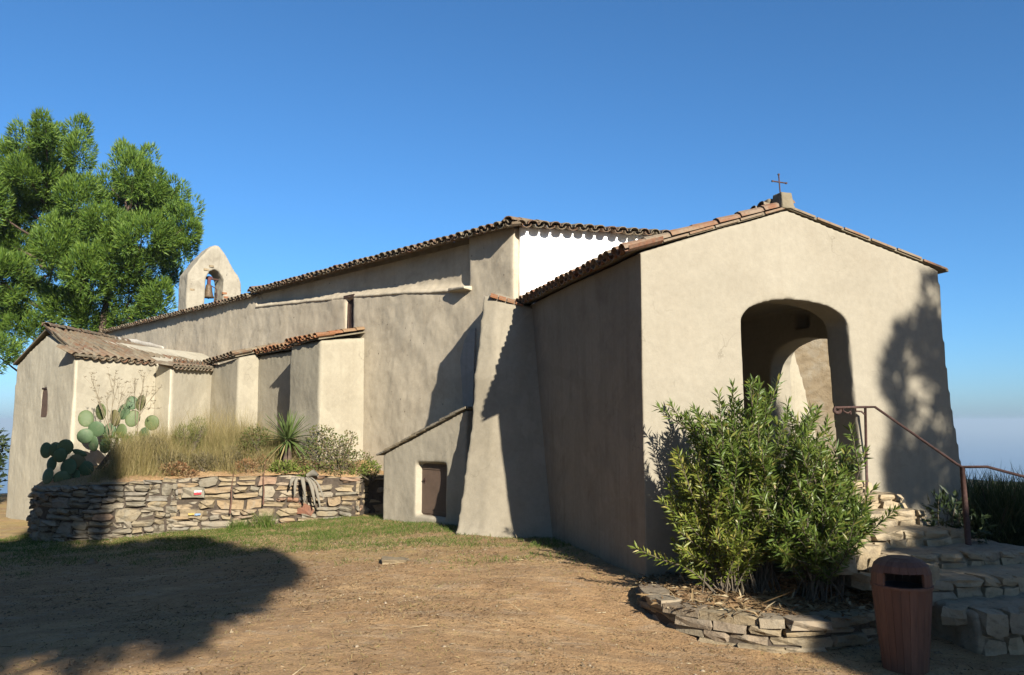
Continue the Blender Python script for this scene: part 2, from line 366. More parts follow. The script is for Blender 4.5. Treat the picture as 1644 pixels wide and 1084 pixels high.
def soil_mat(name, green=True):
    t = NT(name)
    big = t.noise(0.45, 6, 0.62, dist=0.5)
    c = t.ramp(big, [(0.32, (0.258, 0.146, 0.066)), (0.5, (0.374, 0.225, 0.105)), (0.68, (0.488, 0.319, 0.155))])
    mid = t.noise(3.2, 7, 0.68, dist=0.6)
    c = t.mix(t.math('MULTIPLY', t.ramp(mid, [(0.43, 0.0), (0.62, 1.0)]), 0.85), c, (0.205, 0.110, 0.050))
    pale = t.noise(1.1, 5, 0.6, vec=t.mapping(t.position(), (0.55, 1.6, 1), (4, 9, 0)))
    c = t.mix(t.math('MULTIPLY', t.ramp(pale, [(0.54, 0.0), (0.7, 1.0)]), 0.6), c, (0.557, 0.383, 0.199))
    if green:
        sepn = t.n.new("ShaderNodeSeparateXYZ"); t.lk(t.position(), sepn.inputs[0])
        zone = t.math('MULTIPLY', t.ramp(t.math('DIVIDE', t.math('ADD', sepn.outputs[1], t.math('MULTIPLY', sepn.outputs[0], 0.12)), 20.0), [(0.50, 0.0), (0.585, 1.0)]), t.ramp(t.noise(1.6, 4), [(0.36, 0.0), (0.55, 1.0)]))
        c = t.mix(t.math('MULTIPLY', zone, 0.62), c, (0.222, 0.221, 0.054))
    red = t.noise(1.5, 7, 0.7, vec=t.mapping(t.position(), (0.8, 1.5, 1), (2, 17, 0)), dist=0.8)       # drifts of rotted needles and leaves
    c = t.mix(t.math('MULTIPLY', t.ramp(red, [(0.47, 0.0), (0.60, 1.0)]), 0.6), c, (0.170, 0.105, 0.061))
    dust = t.noise(2.4, 6, 0.7, vec=t.mapping(t.position(), (0.7, 1.7, 1), (9, 1, 0)), dist=0.5)
    c = t.mix(t.math('MULTIPLY', t.ramp(dust, [(0.52, 0.0), (0.66, 1.0)]), 0.5), c, (0.388, 0.330, 0.249))
    vo = t.voronoi(26); grains = t.ramp(vo, [(0.10, 1.0), (0.2, 0.0)])
    c = t.mix(t.math('MULTIPLY', grains, t.ramp(t.noise(5, 3), [(0.45, 0.0), (0.6, 0.55)])), c, (0.695, 0.531, 0.311))
    fine = t.noise(60, 4, 0.7)
    c = t.mix(0.42, c, t.ramp(fine, [(0.3, (0.181, 0.107, 0.050)), (0.7, (0.557, 0.364, 0.177))]))
    t.color(c)
    t.bump(t.math('ADD', t.math('MULTIPLY', t.noise(8, 6, 0.7), 1.0), t.math('MULTIPLY', t.noise(55, 5, 0.75), 0.45)), 1.0, 0.06)
    t.b.inputs["Roughness"].default_value = 1.0
    return t.m
M['soil'] = soil_mat("dry_ground")
M['bedsoil'] = soil_mat("bed_soil", False)

# ------------------------------------------------------------------ the ground, one sheet that falls away to the sea
def axis(lo, hi, step, far):
    a = list(np.arange(lo, hi + 1e-6, step)); d = step; x = hi
    while x < far: d *= 1.35; x += d; a.append(x)
    d = step; x = lo; left = []
    while x > -far: d *= 1.35; x -= d; left.append(x)
    return left[::-1] + a
gx = axis(-13, 7.5, 0.11, 1500); gy = axis(3.0, 18, 0.11, 1500)
def full_ground(x, y):
    z = ground_z(x, y)
    z += 0.03 * noise.noise((x * 0.7, y * 0.7, 3)) + 0.02 * noise.noise((x * 2.3, y * 2.3, 8)) + 0.011 * noise.noise((x * 6.0, y * 6.0, 1))
    r = math.hypot(x * 1.25 if x > 0 else x, y - 8)
    if r > 24:
        z -= (r - 24) * 0.24 * min(1, (r - 24) / 14) + 0.02 * (r - 24) * (1 + noise.noise((x * .02, y * .02, 0)))
    return max(z, -161)
V = [(x, y, full_ground(x, y)) for y in gy for x in gx]
nx = len(gx)
Fc = [(j * nx + i, j * nx + i + 1, (j + 1) * nx + i + 1, (j + 1) * nx + i) for j in range(len(gy) - 1) for i in range(nx - 1)]
g = obj("ground", mesh(V, Fc, "ground", True), M['soil']); tag(g, kind="structure")
g["label"] = "dry sloping ground of brown soil, leaf litter and thin grass"

t = NT("sea_water"); t.color((0.035, 0.10, 0.19)); t.b.inputs["Roughness"].default_value = 0.35; t.bump(t.noise(0.02, 6, 0.7), 0.3, 1.0)
S = 60000
sea = obj("sea", mesh([(-S, -S, -160), (S, -S, -160), (S, S, -160), (-S, S, -160)], [(0, 1, 2, 3)], "sea"), t.m); tag(sea, "hazy blue sea far below the hill", kind="structure")

# ------------------------------------------------------------------ plastered masonry: solids remeshed and roughened by hand-trowel waviness
def solid(rings, closed=True):
    """loft of rings (equal vertex counts), capped"""
    n = len(rings[0]); vs = [Vector(p) for r_ in rings for p in r_]; fs = []
    for k in range(len(rings) - 1):
        for i in range(n): fs.append((k * n + i, k * n + (i + 1) % n, (k + 1) * n + (i + 1) % n, (k + 1) * n + i))
    fs.append(tuple(reversed(range(n)))); fs.append(tuple((len(rings) - 1) * n + i for i in range(n)))
    me = mesh(vs, fs, "solid")
    b = bmesh.new(); b.from_mesh(me); bmesh.ops.recalc_face_normals(b, faces=b.faces); b.to_mesh(me); b.free()
    return me
def bake(o):
    dg = bpy.context.evaluated_depsgraph_get()
    me = bpy.data.meshes.new_from_object(o.evaluated_get(dg)); old = o.data
    o.modifiers.clear(); o.data = me; bpy.data.meshes.remove(old)
def plaster(name, me, material, parent, m=None, cuts=(), voxel=0.05, smooth=2, amp=0.014, fine=0.004):
    o = bpy.data.objects.new(name, me); col.objects.link(o)
    tmp = []
    for c in cuts:
        k = bpy.data.objects.new("cutter", c); col.objects.link(k); tmp.append(k)
        bo = o.modifiers.new("b", 'BOOLEAN'); bo.operation = 'DIFFERENCE'; bo.object = k; bo.solver = 'EXACT'
    rm = o.modifiers.new("r", 'REMESH'); rm.mode = 'VOXEL'; rm.voxel_size = voxel; rm.adaptivity = 0
    sm = o.modifiers.new("s", 'SMOOTH'); sm.iterations = smooth; sm.factor = 0.5
    bake(o)
    for k in tmp:
        c = k.data; bpy.data.objects.remove(k); bpy.data.meshes.remove(c)
    me = o.data
    mw = m if m is not None else Matrix.Identity(4)
    nv = len(me.vertices); co = np.empty(nv * 3, np.float32); no = np.empty(nv * 3, np.float32)
    me.vertices.foreach_get("co", co); me.vertex_normals.foreach_get("vector", no)
    co = co.reshape(-1, 3); no = no.reshape(-1, 3)
    W = co @ np.array(mw.to_3x3()).T + np.array(mw.translation)
    d = np.array([amp * (noise.noise((p[0] * .9, p[1] * .9, p[2] * .9)) + .5 * noise.noise((p[0] * 2.3, p[1] * 2.3, p[2] * 2.3 + 9))) + fine * noise.noise((p[0] * 8, p[1] * 8, p[2] * 8)) for p in W.astype(float)])
    co = co + no * d[:, None].astype(np.float32)
    me.vertices.foreach_set("co", co.ravel()); me.shade_smooth(); me.update()
    me.materials.clear(); me.materials.append(material)
    put(o, parent, mw)
    return o

church = empty("church", (1.5, 9.2, 0), "whole plastered hilltop church with arched porch, long nave, bell gable and tiled roofs", "church")

# nave side wall, in nave coordinates x = -s, y = into the wall
def nv_ring(pts, y): return [Vector((-s, y, z)) for s, z in pts]
prof = [(0, -0.9), (0, 5.215), (10.1, 5.215), (10.2, 5.115), (22.4, 5.115), (22.4, -0.9)]
body = solid([nv_ring(prof, -0.12), nv_ring(prof, 0.6)])
rec = [(1.24, 4.34), (3.4, 4.55), (6.5, 4.73), (9.9, 4.90), (10.15, 5.5), (1.24, 5.5)]
rec_low = [(1.24, 4.20), (3.4, 4.41), (6.5, 4.60), (9.9, 4.79), (10.25, 5.5), (1.24, 5.5)]
c1 = solid([nv_ring(rec_low, -0.4), nv_ring(rec_low, -0.121), nv_ring(rec, 0.02)])
slit = [(5.19, 3.74), (5.19, 4.50), (5.47, 4.50), (5.47, 3.74)]
c2 = solid([nv_ring(slit, -0.4), nv_ring(slit, 0.02)])
plaster("nave_wall", body, M['nave'], church, NAVE_M, (c1, c2), voxel=0.055, amp=0.03, fine=0.008)
win = empty("window", nave(5.33, 0, 4.1), None, None); put(win, church, Matrix.Translation(nave(5.33, 0, 4.1)))
b = MB(); b.box(nave(5.33, 0.045, 4.12), 0.27, 0.03, 0.75, EN, EI); b.obj("pane", M['dark_wood'], win)
b = MB(); b.box(nave(5.34, 0.10, 4.535), 0.42, 0.10, 0.07, EN, EI); b.obj("lintel", M['dark_wood'], win)
for s_ in (5.21, 5.45): b = MB(); b.box(nave(s_, 0.07, 4.12), 0.03, 0.05, 0.74, EN, EI); b.obj("frame", M['dark_wood'], win)
# lip of the ledge and its overhanging stub
stub = solid([[nave(1.15 , o_, z) for o_, z in ((.02, 4.17), (.02, 4.27), (.30, 4.25), (.30, 4.19))], [nave(1.75, o_, z) for o_, z in ((.02, 4.19), (.02, 4.31), (.20, 4.29), (.20, 4.22))]])
plaster("ledge_stub", stub, M['nave'], church, None, (), voxel=0.02, amp=0.006)
rings = []
for s_ in np.linspace(1.3, 9.95, 24):
    z = np.interp(s_, [1.24, 3.4, 6.5, 9.9], [4.20, 4.41, 4.60, 4.79]) + random.uniform(-.010, .010)
    rings.append([nave(s_, .09, z - .065), nave(s_, .150 + random.uniform(-.012, .012), z - .030), nave(s_, .148, z + .004), nave(s_, .06, z + .075), nave(s_, .04, z - .05)])
plaster("ledge", solid(rings), M['nave'], church, None, (), voxel=0.024, amp=0.008)

# rest of the nave, behind: plain solid under the roof
nb = [nave(0.05, -0.55, -0.9), nave(22.3, -0.55, -0.9), nave(22.3, -6.6, -0.9), B0 + EU * 7.4 + EW * 0.5 + UP * -0.9, B0 + EU * 0.7 + EW * 0.4 + UP * -0.9]
nt = [Vector((p.x, p.y, 5.0)) for p in nb]
obj("nave_body", solid([nb, nt]), M['nave'], church)
# west front: limewashed left part, plaster and bare rubble to the right of the porch
def fr(u, w, z): return B0 + EU * u + EW * w + UP * z
def slab(pts, w0, w1): return solid([[fr(u, w0, z) for u, z in pts], [fr(u, w1, z) for u, z in pts]])
plaster("white_west_front", slab([(0.0, 2.6), (4.9, 2.6), (4.9, 5.205), (0.0, 5.205)], -0.10, 0.45), M['white'], church, None, (), voxel=0.05, amp=0.012)
plaster("west_front_base", slab([(0.2, -0.5), (4.9, -0.5), (4.9, 2.58), (0.2, 2.58)], -0.08, 0.45), M['facade'], church, None, (), voxel=0.08, amp=0.012)
plaster("west_front_plaster", slab([(4.9, -0.5), (6.25, -0.5), (5.85, 1.8), (5.45, 3.35), (5.2, 5.06), (4.9, 5.06)], -0.14, 0.4), M['chapel'], church, None, (), voxel=0.06, amp=0.015)
plaster("west_front_rubble", slab([(4.95, -0.5), (7.5, -0.5), (7.5, 5.06), (4.95, 5.06)], -0.06, 0.42), M['rubble'], church, None, (), voxel=0.05, amp=0.05, fine=0.02)

# ------------------------------------------------------------------ clay tiles
def half_pipe(r0, r1, L, th=0.014, seg=5, flip=False):
    vs = []; fs = []
    for y, r_ in ((0, r0), (L, r1)):
        for rr in (r_, r_ - th):
            for k in range(seg + 1):
                a = math.pi * k / seg
                vs.append((rr * math.cos(a), y, rr * math.sin(a) * (-0.75 if flip else 0.8)))
    n = seg + 1; o0, i0, o1, i1 = 0, n, 2 * n, 3 * n
    for k in range(seg):
        fs += [(o0 + k, o0 + k + 1, o1 + k + 1, o1 + k), (i0 + k + 1, i0 + k, i1 + k, i1 + k + 1), (o0 + k + 1, o0 + k, i0 + k, i0 + k + 1), (o1 + k, o1 + k + 1, i1 + k + 1, i1 + k)]
    fs += [(o0, o1, i1, i0), (o0 + seg, i0 + seg, i1 + seg, o1 + seg)]
    me = mesh(vs, fs, "tile")
    b = bmesh.new(); b.from_mesh(me); bmesh.ops.recalc_face_normals(b, faces=b.faces); b.to_mesh(me); b.free()
    return me
COVER = {}; PAN = {}
for k in ('tile_old', 'tile_new', 'tile_red'):
    COVER[k] = half_pipe(0.098, 0.078, 0.44); COVER[k].materials.append(M[k])
    PAN[k] = half_pipe(0.088, 0.100, 0.44, flip=True); PAN[k].materials.append(M[k])
def frame_m(p, xdir, ydir, s=(1, 1, 1)):
    y = ydir.normalized(); z = xdir.cross(y).normalized(); x = y.cross(z)
    m = Matrix(((x.x * s[0], y.x * s[1], z.x * s[2], p.x), (x.y * s[0], y.y * s[1], z.y * s[2], p.y), (x.z * s[0], y.z * s[1], z.z * s[2], p.z), (0, 0, 0, 1)))
    return m
def tile(me, parent, p, xdir, ydir, jit=0.008, roll=0.03):
    q = (Matrix.Rotation(random.gauss(0, roll), 3, ydir.normalized()) @ xdir)
    yd = (Matrix.Rotation(random.gauss(0, roll * .7), 3, xdir.cross(ydir).normalized()) @ ydir)
    p = p + Vector((random.gauss(0, jit), random.gauss(0, jit), random.gauss(0, jit * .5)))
    k = random.uniform(.94, 1.06)
    return obj("roof_tile", me, None, parent, frame_m(p, q, yd, (k, k, k)))
def tile_field(parent, p0, p1, up, kind, rows=1, pitch=0.21, pans=True, only=None, expo=0.33):
    """tiles on a slope: p0 to p1 along the eave so that (p1-p0) x up points to the sky"""
    d = p1 - p0; n = max(1, round(d.length / pitch)); x = d.normalized(); up = up.normalized(); nz = x.cross(up).normalized()
    for i in range(n):
        q = p0 + d * ((i + .5) / n)
        if pans: tile(PAN[kind], parent, q + d * (.5 / n) + nz * 0.055, x, up)
        for r_ in range(rows):
            if only is not None and not only(i, r_, n): continue
            tilt = (up + nz * -0.02).normalized()
            tile(COVER[kind], parent, q + up * (r_ * expo - 0.01) + nz * (0.035 + .012), x, tilt)
def deck(name, polys, material, parent, th=0.05):
    b = bmesh.new()
    for pl in polys:
        top = [b.verts.new(p) for p in pl]; bot = [b.verts.new(Vector(p) - UP * th) for p in pl]
        b.faces.new(top); b.faces.new(bot[::-1])
        for i in range(len(pl)): b.faces.new((top[i], bot[i], bot[(i + 1) % len(pl)], top[(i + 1) % len(pl)]))
    bmesh.ops.recalc_face_normals(b, faces=b.faces)
    me = bpy.data.meshes.new(name); b.to_mesh(me); b.free()
    return obj(name, me, material, parent)

def lerp0(a, b_, t_): return a + (b_ - a) * t_
# nave roof: long slope over the side wall, hip over the white front
PITCH = math.tan(R(14))
ZE = 5.13
ov = 0.17                                  # eave line in front of the wall face
e0 = nave(0.0, 0.12 + ov, ZE) + EU * -0.02 - EW * 0.20
e1 = nave(22.7, 0.12 + ov, ZE)
f1 = B0 + EU * 7.6 - EW * 0.24 + UP * ZE
rw = 3.35
ridge0 = nave(-0.2, -rw, ZE + rw * PITCH) + EW * 3.6; ridge0.z = ZE + rw * PITCH
ridge0 = B0 + EU * 3.6 + EW * 3.2 + UP * (ZE + rw * PITCH)
ridge1 = nave(22.7, -rw, ZE + rw * PITCH)
back0 = f1 + EN * 2; back1 = nave(22.7, -6.9, ZE)
upn = (EI + UP * PITCH).normalized(); upf = (EW + UP * PITCH).normalized()
i0 = nave(0.0, 0.06, ZE + .085) + EU * .05 + EW * .04; i1 = nave(22.7, 0.06, ZE + .085); i2 = f1 + EW * .30 + UP * .085
nroof = deck("nave_roof", [[i0, nave(10.1, 0.06, ZE + .085), lerp0(ridge0, ridge1, .42), ridge0], [nave(10.1, 0.06, ZE - .015), i1 - UP * .10, ridge1, lerp0(ridge0, ridge1, .42)], [i2, i0, ridge0], [i2, ridge0, ridge1, back1]], M['mortar'], church, 0.10)
upn = (EI + UP * PITCH).normalized()
es = nave(10.1, 0.12 + ov, ZE)
tile_field(nroof, es, e0, upn, 'tile_old')
tile_field(nroof, e1 - UP * .10, es - UP * .10, upn, 'tile_old')
upf = (EW + UP * PITCH).normalized()
tile_field(nroof, e0 + EU * 0.12, e0 + EU * 3.1, upf, 'tile_old')
hipd = (ridge0 - e0).normalized(); hx = hipd.cross(UP).normalized()
for k in range(4): tile(COVER['tile_old'], nroof, e0 + hipd * (k * .34 - .04) + UP * (0.085 + .0 * k), hx, hipd)
tile(COVER['tile_old'], nroof, nave(9.95, 0.30, ZE + 0.10), -EN, upn)

# bell gable on the nave roof
bg0 = Vector((-11.07, 27.0, 0))
def bgp(a, t_, z): return bg0 + EI * a + EN * t_ + UP * z
out = [(0, 4.6), (0, 6.75), (0.10, 6.95), (0.42, 7.40), (0.72, 7.76), (0.88, 7.88), (1.03, 7.88), (1.18, 7.74), (1.48, 7.34), (1.82, 6.86), (1.92, 6.64), (1.93, 4.6)]
hole = [(0.60, 4.9), (0.60, 6.55), (0.64, 6.75), (0.76, 6.94), (0.93, 7.02), (1.10, 6.94), (1.22, 6.75), (1.26, 6.55), (1.26, 4.9)]
bgw = plaster("bell_gable", solid([[bgp(a, 0, z) for a, z in out], [bgp(a, .78, z) for a, z in out]]), M['bellcote'], church, None,
        (solid([[bgp(a, -.3, z) for a, z in hole], [bgp(a, 1.1, z) for a, z in hole]]),), voxel=0.045, amp=0.035, fine=0.012)
for k, (a, z) in enumerate([(1.34, 5.75), (1.31, 5.92), (1.36, 6.08), (1.30, 6.22), (0.16, 6.22), (0.62, 6.98), (0.80, 7.12)]):
    q = MB(); q.box(bgp(a, 0.0, z), .16, .05, .07, EI, EN); q.obj("brick", M['tile_new'] if k < 4 else M['stone_ochre'], bgw)
beam = MB(); beam.tube([bgp(0.5, .40, 6.74), bgp(1.36, .40, 6.74)], 0.035, 6); beam.obj("iron_bar", M['rust'], bgw)
bell = empty("church_bell", bgp(0.93, .40, 5.72), "small bronze bell with dark red yoke hanging in the bell gable opening", "bell")
def lathe(prof, c, n=20):
    b = MB(); vs = []; fs = []
    for r_, z in prof:
        for k in range(n): vs.append(c + Vector((r_ * math.cos(2 * math.pi * k / n), r_ * math.sin(2 * math.pi * k / n), z)))
    for i in range(len(prof) - 1):
        for k in range(n): fs.append((i * n + k, i * n + (k + 1) % n, (i + 1) * n + (k + 1) % n, (i + 1) * n + k))
    b.add(vs, fs); return b
bc = bgp(0.90, .40, 6.06)
lathe([(0.0, .48), (.07, .48), (.10, .44), (.115, .34), (.13, .22), (.155, .10), (.195, .0), (.18, .0), (.14, .10), (.11, .25), (.09, .42), (0, .43)], bc).obj("bell_body", M['bronze'], bell, True)
b = MB(); b.box(bc + UP * .62, .10, .09, .30, EI, EN); b.box(bc + UP * .72, .20, .08, .07, EI, EN); b.obj("yoke", M['redwood'], bell)
b = MB(); b.tube([bc + UP * .4, bc + UP * -.04], [.012, .02]); b.obj("clapper", M['rust'], bell)
b = MB(); b.tube([bgp(1.0, .40, 6.50), bgp(1.16, .36, 6.4), bgp(1.17, .34, 6.1), bgp(1.08, .36, 5.95)], .018); b.obj("swing_arm", M['rust'], bell)

# ------------------------------------------------------------------ porch
def pr(pts, w): return [Vector((u, w, z)) for u, z in pts]
out = [(0.0, -.4), (0.0, 3.72), (1.99, 4.375), (4.26, 3.73), (4.27, 3.3), (4.29, 2.8), (4.335, 2.2), (4.38, 1.8), (4.43, 1.4), (4.48, 1.0), (4.52, .6), (4.56, -.4)]
pbody = solid([pr(out, 0), pr(out, 4.92)])
arch = [(1.30, .5), (1.31, 2.0), (1.315, 2.92), (1.335, 3.02), (1.39, 3.10), (1.50, 3.165), (1.754, 3.235), (2.08, 3.248), (2.508, 3.185), (2.70, 3.10), (2.78, 3.03), (2.82, 2.92), (2.845, 2.5), (2.87, 2.04), (2.91, 1.5), (2.955, .5)]
def spline(P, n=5):
    out_ = []
    for i in range(len(P) - 1):
        p0, p1, p2, p3 = P[max(i - 1, 0)], P[i], P[i + 1], P[min(i + 2, len(P) - 1)]
        for k in range(n):
            t_ = k / n; out_.append(tuple(.5 * (2 * p1[q] + (p2[q] - p0[q]) * t_ + (2 * p0[q] - 5 * p1[q] + 4 * p2[q] - p3[q]) * t_ * t_ + (3 * p1[q] - p0[q] - 3 * p2[q] + p3[q]) * t_ ** 3) for q in (0, 1)))
    return out_ + [P[-1]]
arch = spline(arch)
arch_in = [(u + .01 if u < 2 else u - .045, z if z < 2.9 else z - .0) for u, z in arch]
cA = solid([pr(arch, -.4), pr(arch, 0.0), pr(arch_in, .45)])
cI = solid([pr([(.42, .5), (.42, 3.56), (3.87, 3.56), (3.87, .5)], .40), pr([(.42, .5), (.42, 3.56), (3.87, 3.56), (3.87, .5)], 5.3)])
side = spline([(1.05, .5), (1.05, 2.5), (1.2, 2.80), (1.6, 2.95), (2.03, 3.02), (2.42, 3.06), (2.80, 3.01), (3.05, 2.93), (3.20, 2.78), (3.28, 2.4), (3.31, .5)])
cS = solid([[Vector((3.7, w, z)) for w, z in side], [Vector((4.7, w + .12, z)) for w, z in side]])
cN = solid([[Vector((u, w, z)) for u, w in ((3.7, 2.2), (4.08, 2.2), (4.08, 2.58), (3.7, 2.58))] for z in (3.22, 3.50)])
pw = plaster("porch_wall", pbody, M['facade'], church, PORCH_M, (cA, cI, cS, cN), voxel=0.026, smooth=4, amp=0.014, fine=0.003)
pw.data.materials.append(M['shade_brown'])
for f_ in pw.data.polygons:                                   # left flank: browner tone paints in its shade; the streaks are weathering
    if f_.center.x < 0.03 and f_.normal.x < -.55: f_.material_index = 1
b = MB(); b.box(porch(2.15, 2.66, 0.42), 3.42, 4.6, 1.16, EU, EW); b.obj("porch_floor", M['stone_step'], church)
# porch roof
pz = lambda u: 3.76 + (u + .10) * (4.415 - 3.76) / 2.09 if u <= 1.99 else 4.415 - (u - 1.99) * (4.415 - 3.745) / 2.40
wl_, wh_ = -0.025, 4.85
L0, Rg, R0_ = -0.13, 1.99, 4.39
roof_p = deck("porch_roof", [[porch(L0, wl_, pz(L0)), porch(Rg, wl_, pz(Rg)), porch(Rg, wh_, pz(Rg)), porch(L0, wh_, pz(L0))],
                             [porch(Rg, wl_, pz(Rg)), porch(R0_, wl_, pz(R0_)), porch(R0_, wh_, pz(R0_)), porch(Rg, wh_, pz(Rg))]], M['mortar'], church, 0.035)
upl = (porch(Rg, 0, pz(Rg)) - porch(L0, 0, pz(L0)))
tile_field(roof_p, porch(L0 - .05, wh_ - .1, pz(L0) - .035), porch(L0 - .05, wl_ + .03, pz(L0) - .035), upl, 'tile_red', rows=7)
upr = (porch(Rg, 0, pz(Rg)) - porch(R0_, 0, pz(R0_)))
tile_field(roof_p, porch(R0_ + .03, wl_ + .16, pz(R0_) - .05), porch(R0_ + .03, 1.2, pz(R0_) - .05), upr, 'tile_red', rows=8, pans=False)
rdir = EW
for k in range(7): tile(COVER['tile_old'], roof_p, porch(Rg, wl_ + .28 + k * .36, pz(Rg) + .05), EU, rdir)
# flat brick edge under the rake tiles
for (ua, ub) in ((L0 + .05, Rg), (R0_ - .02, Rg)):
    n = 6
    for k in range(n):
        a = ua + (ub - ua) * (k + .04) / n; c_ = ua + (ub - ua) * (k + .96) / n
        q = MB(); pa, pb = porch(a, .02, pz(a) - .008), porch(c_, .02, pz(c_) - .008); dd = pb - pa
        q.box((pa + pb) / 2 + UP * random.uniform(-.006, .006), dd.length, .13, .026, dd.normalized(), EW, dd.normalized().cross(EW) * (1 if ub > ua else -1)); q.obj("verge_brick", M['tile_red'], roof_p)
blk = solid([[porch(1.99 + a * .095, .0 + c_ * .12 + .06, 4.38) for a, c_ in ((-1, -1), (1, -1), (1, 1), (-1, 1))], [porch(1.99 + a * .075, c_ * .09 + .08, 4.60) for a, c_ in ((-1, -1), (1, -1), (1, 1), (-1, 1))]])
plaster("cross_base", blk, M['mortar'], church, None, (), voxel=0.014, amp=0.012, fine=0.008)
blk = solid([[porch(1.99 + a * .14, .20 + c_ * .5, 4.40) for a, c_ in ((-1, 0), (1, 0), (1, 1), (-1, 1))], [porch(1.97 + a * .10, .20 + c_ * .40, 4.57 - c_ * .10) for a, c_ in ((-1, 0), (1, 0), (1, 1), (-1, 1))]])
plaster("ridge_mortar", blk, M['mortar'], church, None, (), voxel=0.025, amp=0.02, fine=0.012)
b = MB(); b.tube([porch(1.97, .09, 4.57), porch(1.955, .09, 4.845)], .0085, 6); b.tube([porch(1.865, .09, 4.755), porch(2.055, .09, 4.745)], .0085, 6)
for p_ in ((1.955, 4.848), (1.862, 4.755), (2.06, 4.745)): b.box(porch(p_[0], .09, p_[1]), .02, .02, .02, EU, EW)
b.obj("cross", M['rust'], church)

# ------------------------------------------------------------------ great corner buttress
rg = [[(-.96, 12.66, -.3), (-.45, 12.42, -.3), (.1, 12.26, -.3), (.75, 12.2, -.3), (.75, 14.4, -.3), (-.25, 14.45, -.3)],
      [(-.85, 12.83, .25), (-.40, 12.60, .25), (.1, 12.44, .25), (.75, 12.4, .25), (.75, 14.4, .25), (-.25, 14.45, .25)],
      [(-.74, 13.00, 1.1), (-.36, 12.82, 1.1), (.1, 12.68, 1.1), (.7, 12.65, 1.1), (.7, 14.4, 1.1), (-.25, 14.45, 1.1)],
      [(-.64, 13.18, 2.1), (-.32, 13.03, 2.1), (.1, 12.94, 2.1), (.6, 12.9, 2.1), (.6, 14.4, 2.1), (-.25, 14.45, 2.1)],
      [(-.49, 13.42, 3.88), (-.28, 13.33, 3.83), (.08, 13.27, 3.70), (.5, 13.3, 3.62), (.5, 14.4, 3.9), (-.25, 14.45, 4.1)]]
plaster("corner_buttress", solid(rg), M['buttress'], church, None, (), voxel=0.04, smooth=2, amp=0.025, fine=0.006)
for k in range(4):
    q = MB(); a = Vector((-.30 + k * .14, 13.42 - k * .01, 3.865 - k * .042)); q.box(a, .13, .30, .03, Vector((.957, 0, -.29)), Vector((0, .96, .28)).normalized(), Vector((.28, -.25, .93)).normalized()); q.obj("cap_tile", M['tile_new'], church)
# lime patch on the nave wall beside it
pt = [(1.06, 1.9), (1.32, 1.95), (1.36, 2.4), (1.42, 2.9), (1.30, 3.25), (1.12, 3.45), (1.0, 3.45)]
obj("limewash_patch", solid([[nave(s, .10, z) for s, z in pt], [nave(s, .155, z) for s, z in pt]]), M['patch'], church)

# ------------------------------------------------------------------ lean-to shed
H0 = Vector((-2.414, 15.126, 0)); HD = Vector((0.729, -0.685, 0)); HI = Vector((0.685, 0.729, 0))
def hut(t_, d, z): return H0 + HD * t_ + HI * d + UP * z
ho = [(0, -.5), (0, 1.13), (2.25, 1.95), (2.25, -.5)]
shedb = solid([[hut(t_, 0, z) for t_, z in ho], [hut(t_, 1.0, z) for t_, z in ho]])
dr = [(.95, .10), (.95, 1.02), (1.76, 1.04), (1.76, .10)]
dri = [(1.0, .10), (1.0, .99), (1.74, .99), (1.74, .10)]
plaster("shed_wall", shedb, M['shed'], church, None, (solid([[hut(t_, -.3, z) for t_, z in dr], [hut(t_, 0, z) for t_, z in dr], [hut(t_, .19, z) for t_, z in dri]]),), voxel=0.035, amp=0.016, fine=0.004)
door = MB(); door.box(hut(1.37, .145, .545), .78, .04, .93, HD, HI); door = door.obj("shed_door", M['door'], church)
for z_ in (.93, .16): b = MB(); b.box(hut(1.36, .12, z_), .72, .012, .05, HD, HI); b.obj("door_rail", M['door'], door)
b = MB(); b.tube([hut(1.06, .125, .72), hut(1.06, .09, .72), hut(1.13, .09, .715)], .009, 5); b.box(hut(1.06, .122, .70), .03, .01, .09, HD, HI); b.obj("handle", M['rust'], door)
sl = 9
for k in range(sl):
    t0 = -.12 + k * 2.28 / sl; t1 = t0 + 2.28 / sl + .12
    zz = lambda t_: 1.145 + t_ * .82 / 2.25
    r0 = [hut(t0, -.06 - random.uniform(0, .03), zz(t0) + .012), hut(t1, -.055 - random.uniform(0, .02), zz(t1) - .01), hut(t1, .5, zz(t1) - .01), hut(t0, .5, zz(t0) + .012)]
    th = random.uniform(.028, .042)
    o = obj("coping_slab", solid([r0, [p + UP * th for p in r0]]), M['stone'], church)
obj("shed_roof", solid([[hut(-.05, .5, 1.11), hut(2.3, .5, 1.97), hut(2.3, 1.02, 1.97), hut(-.05, 1.02, 1.11)], [hut(-.05, .5, 1.15), hut(2.3, .5, 2.01), hut(2.3, 1.02, 2.05), hut(-.05, 1.02, 1.19)]]), M['mortar'], church)

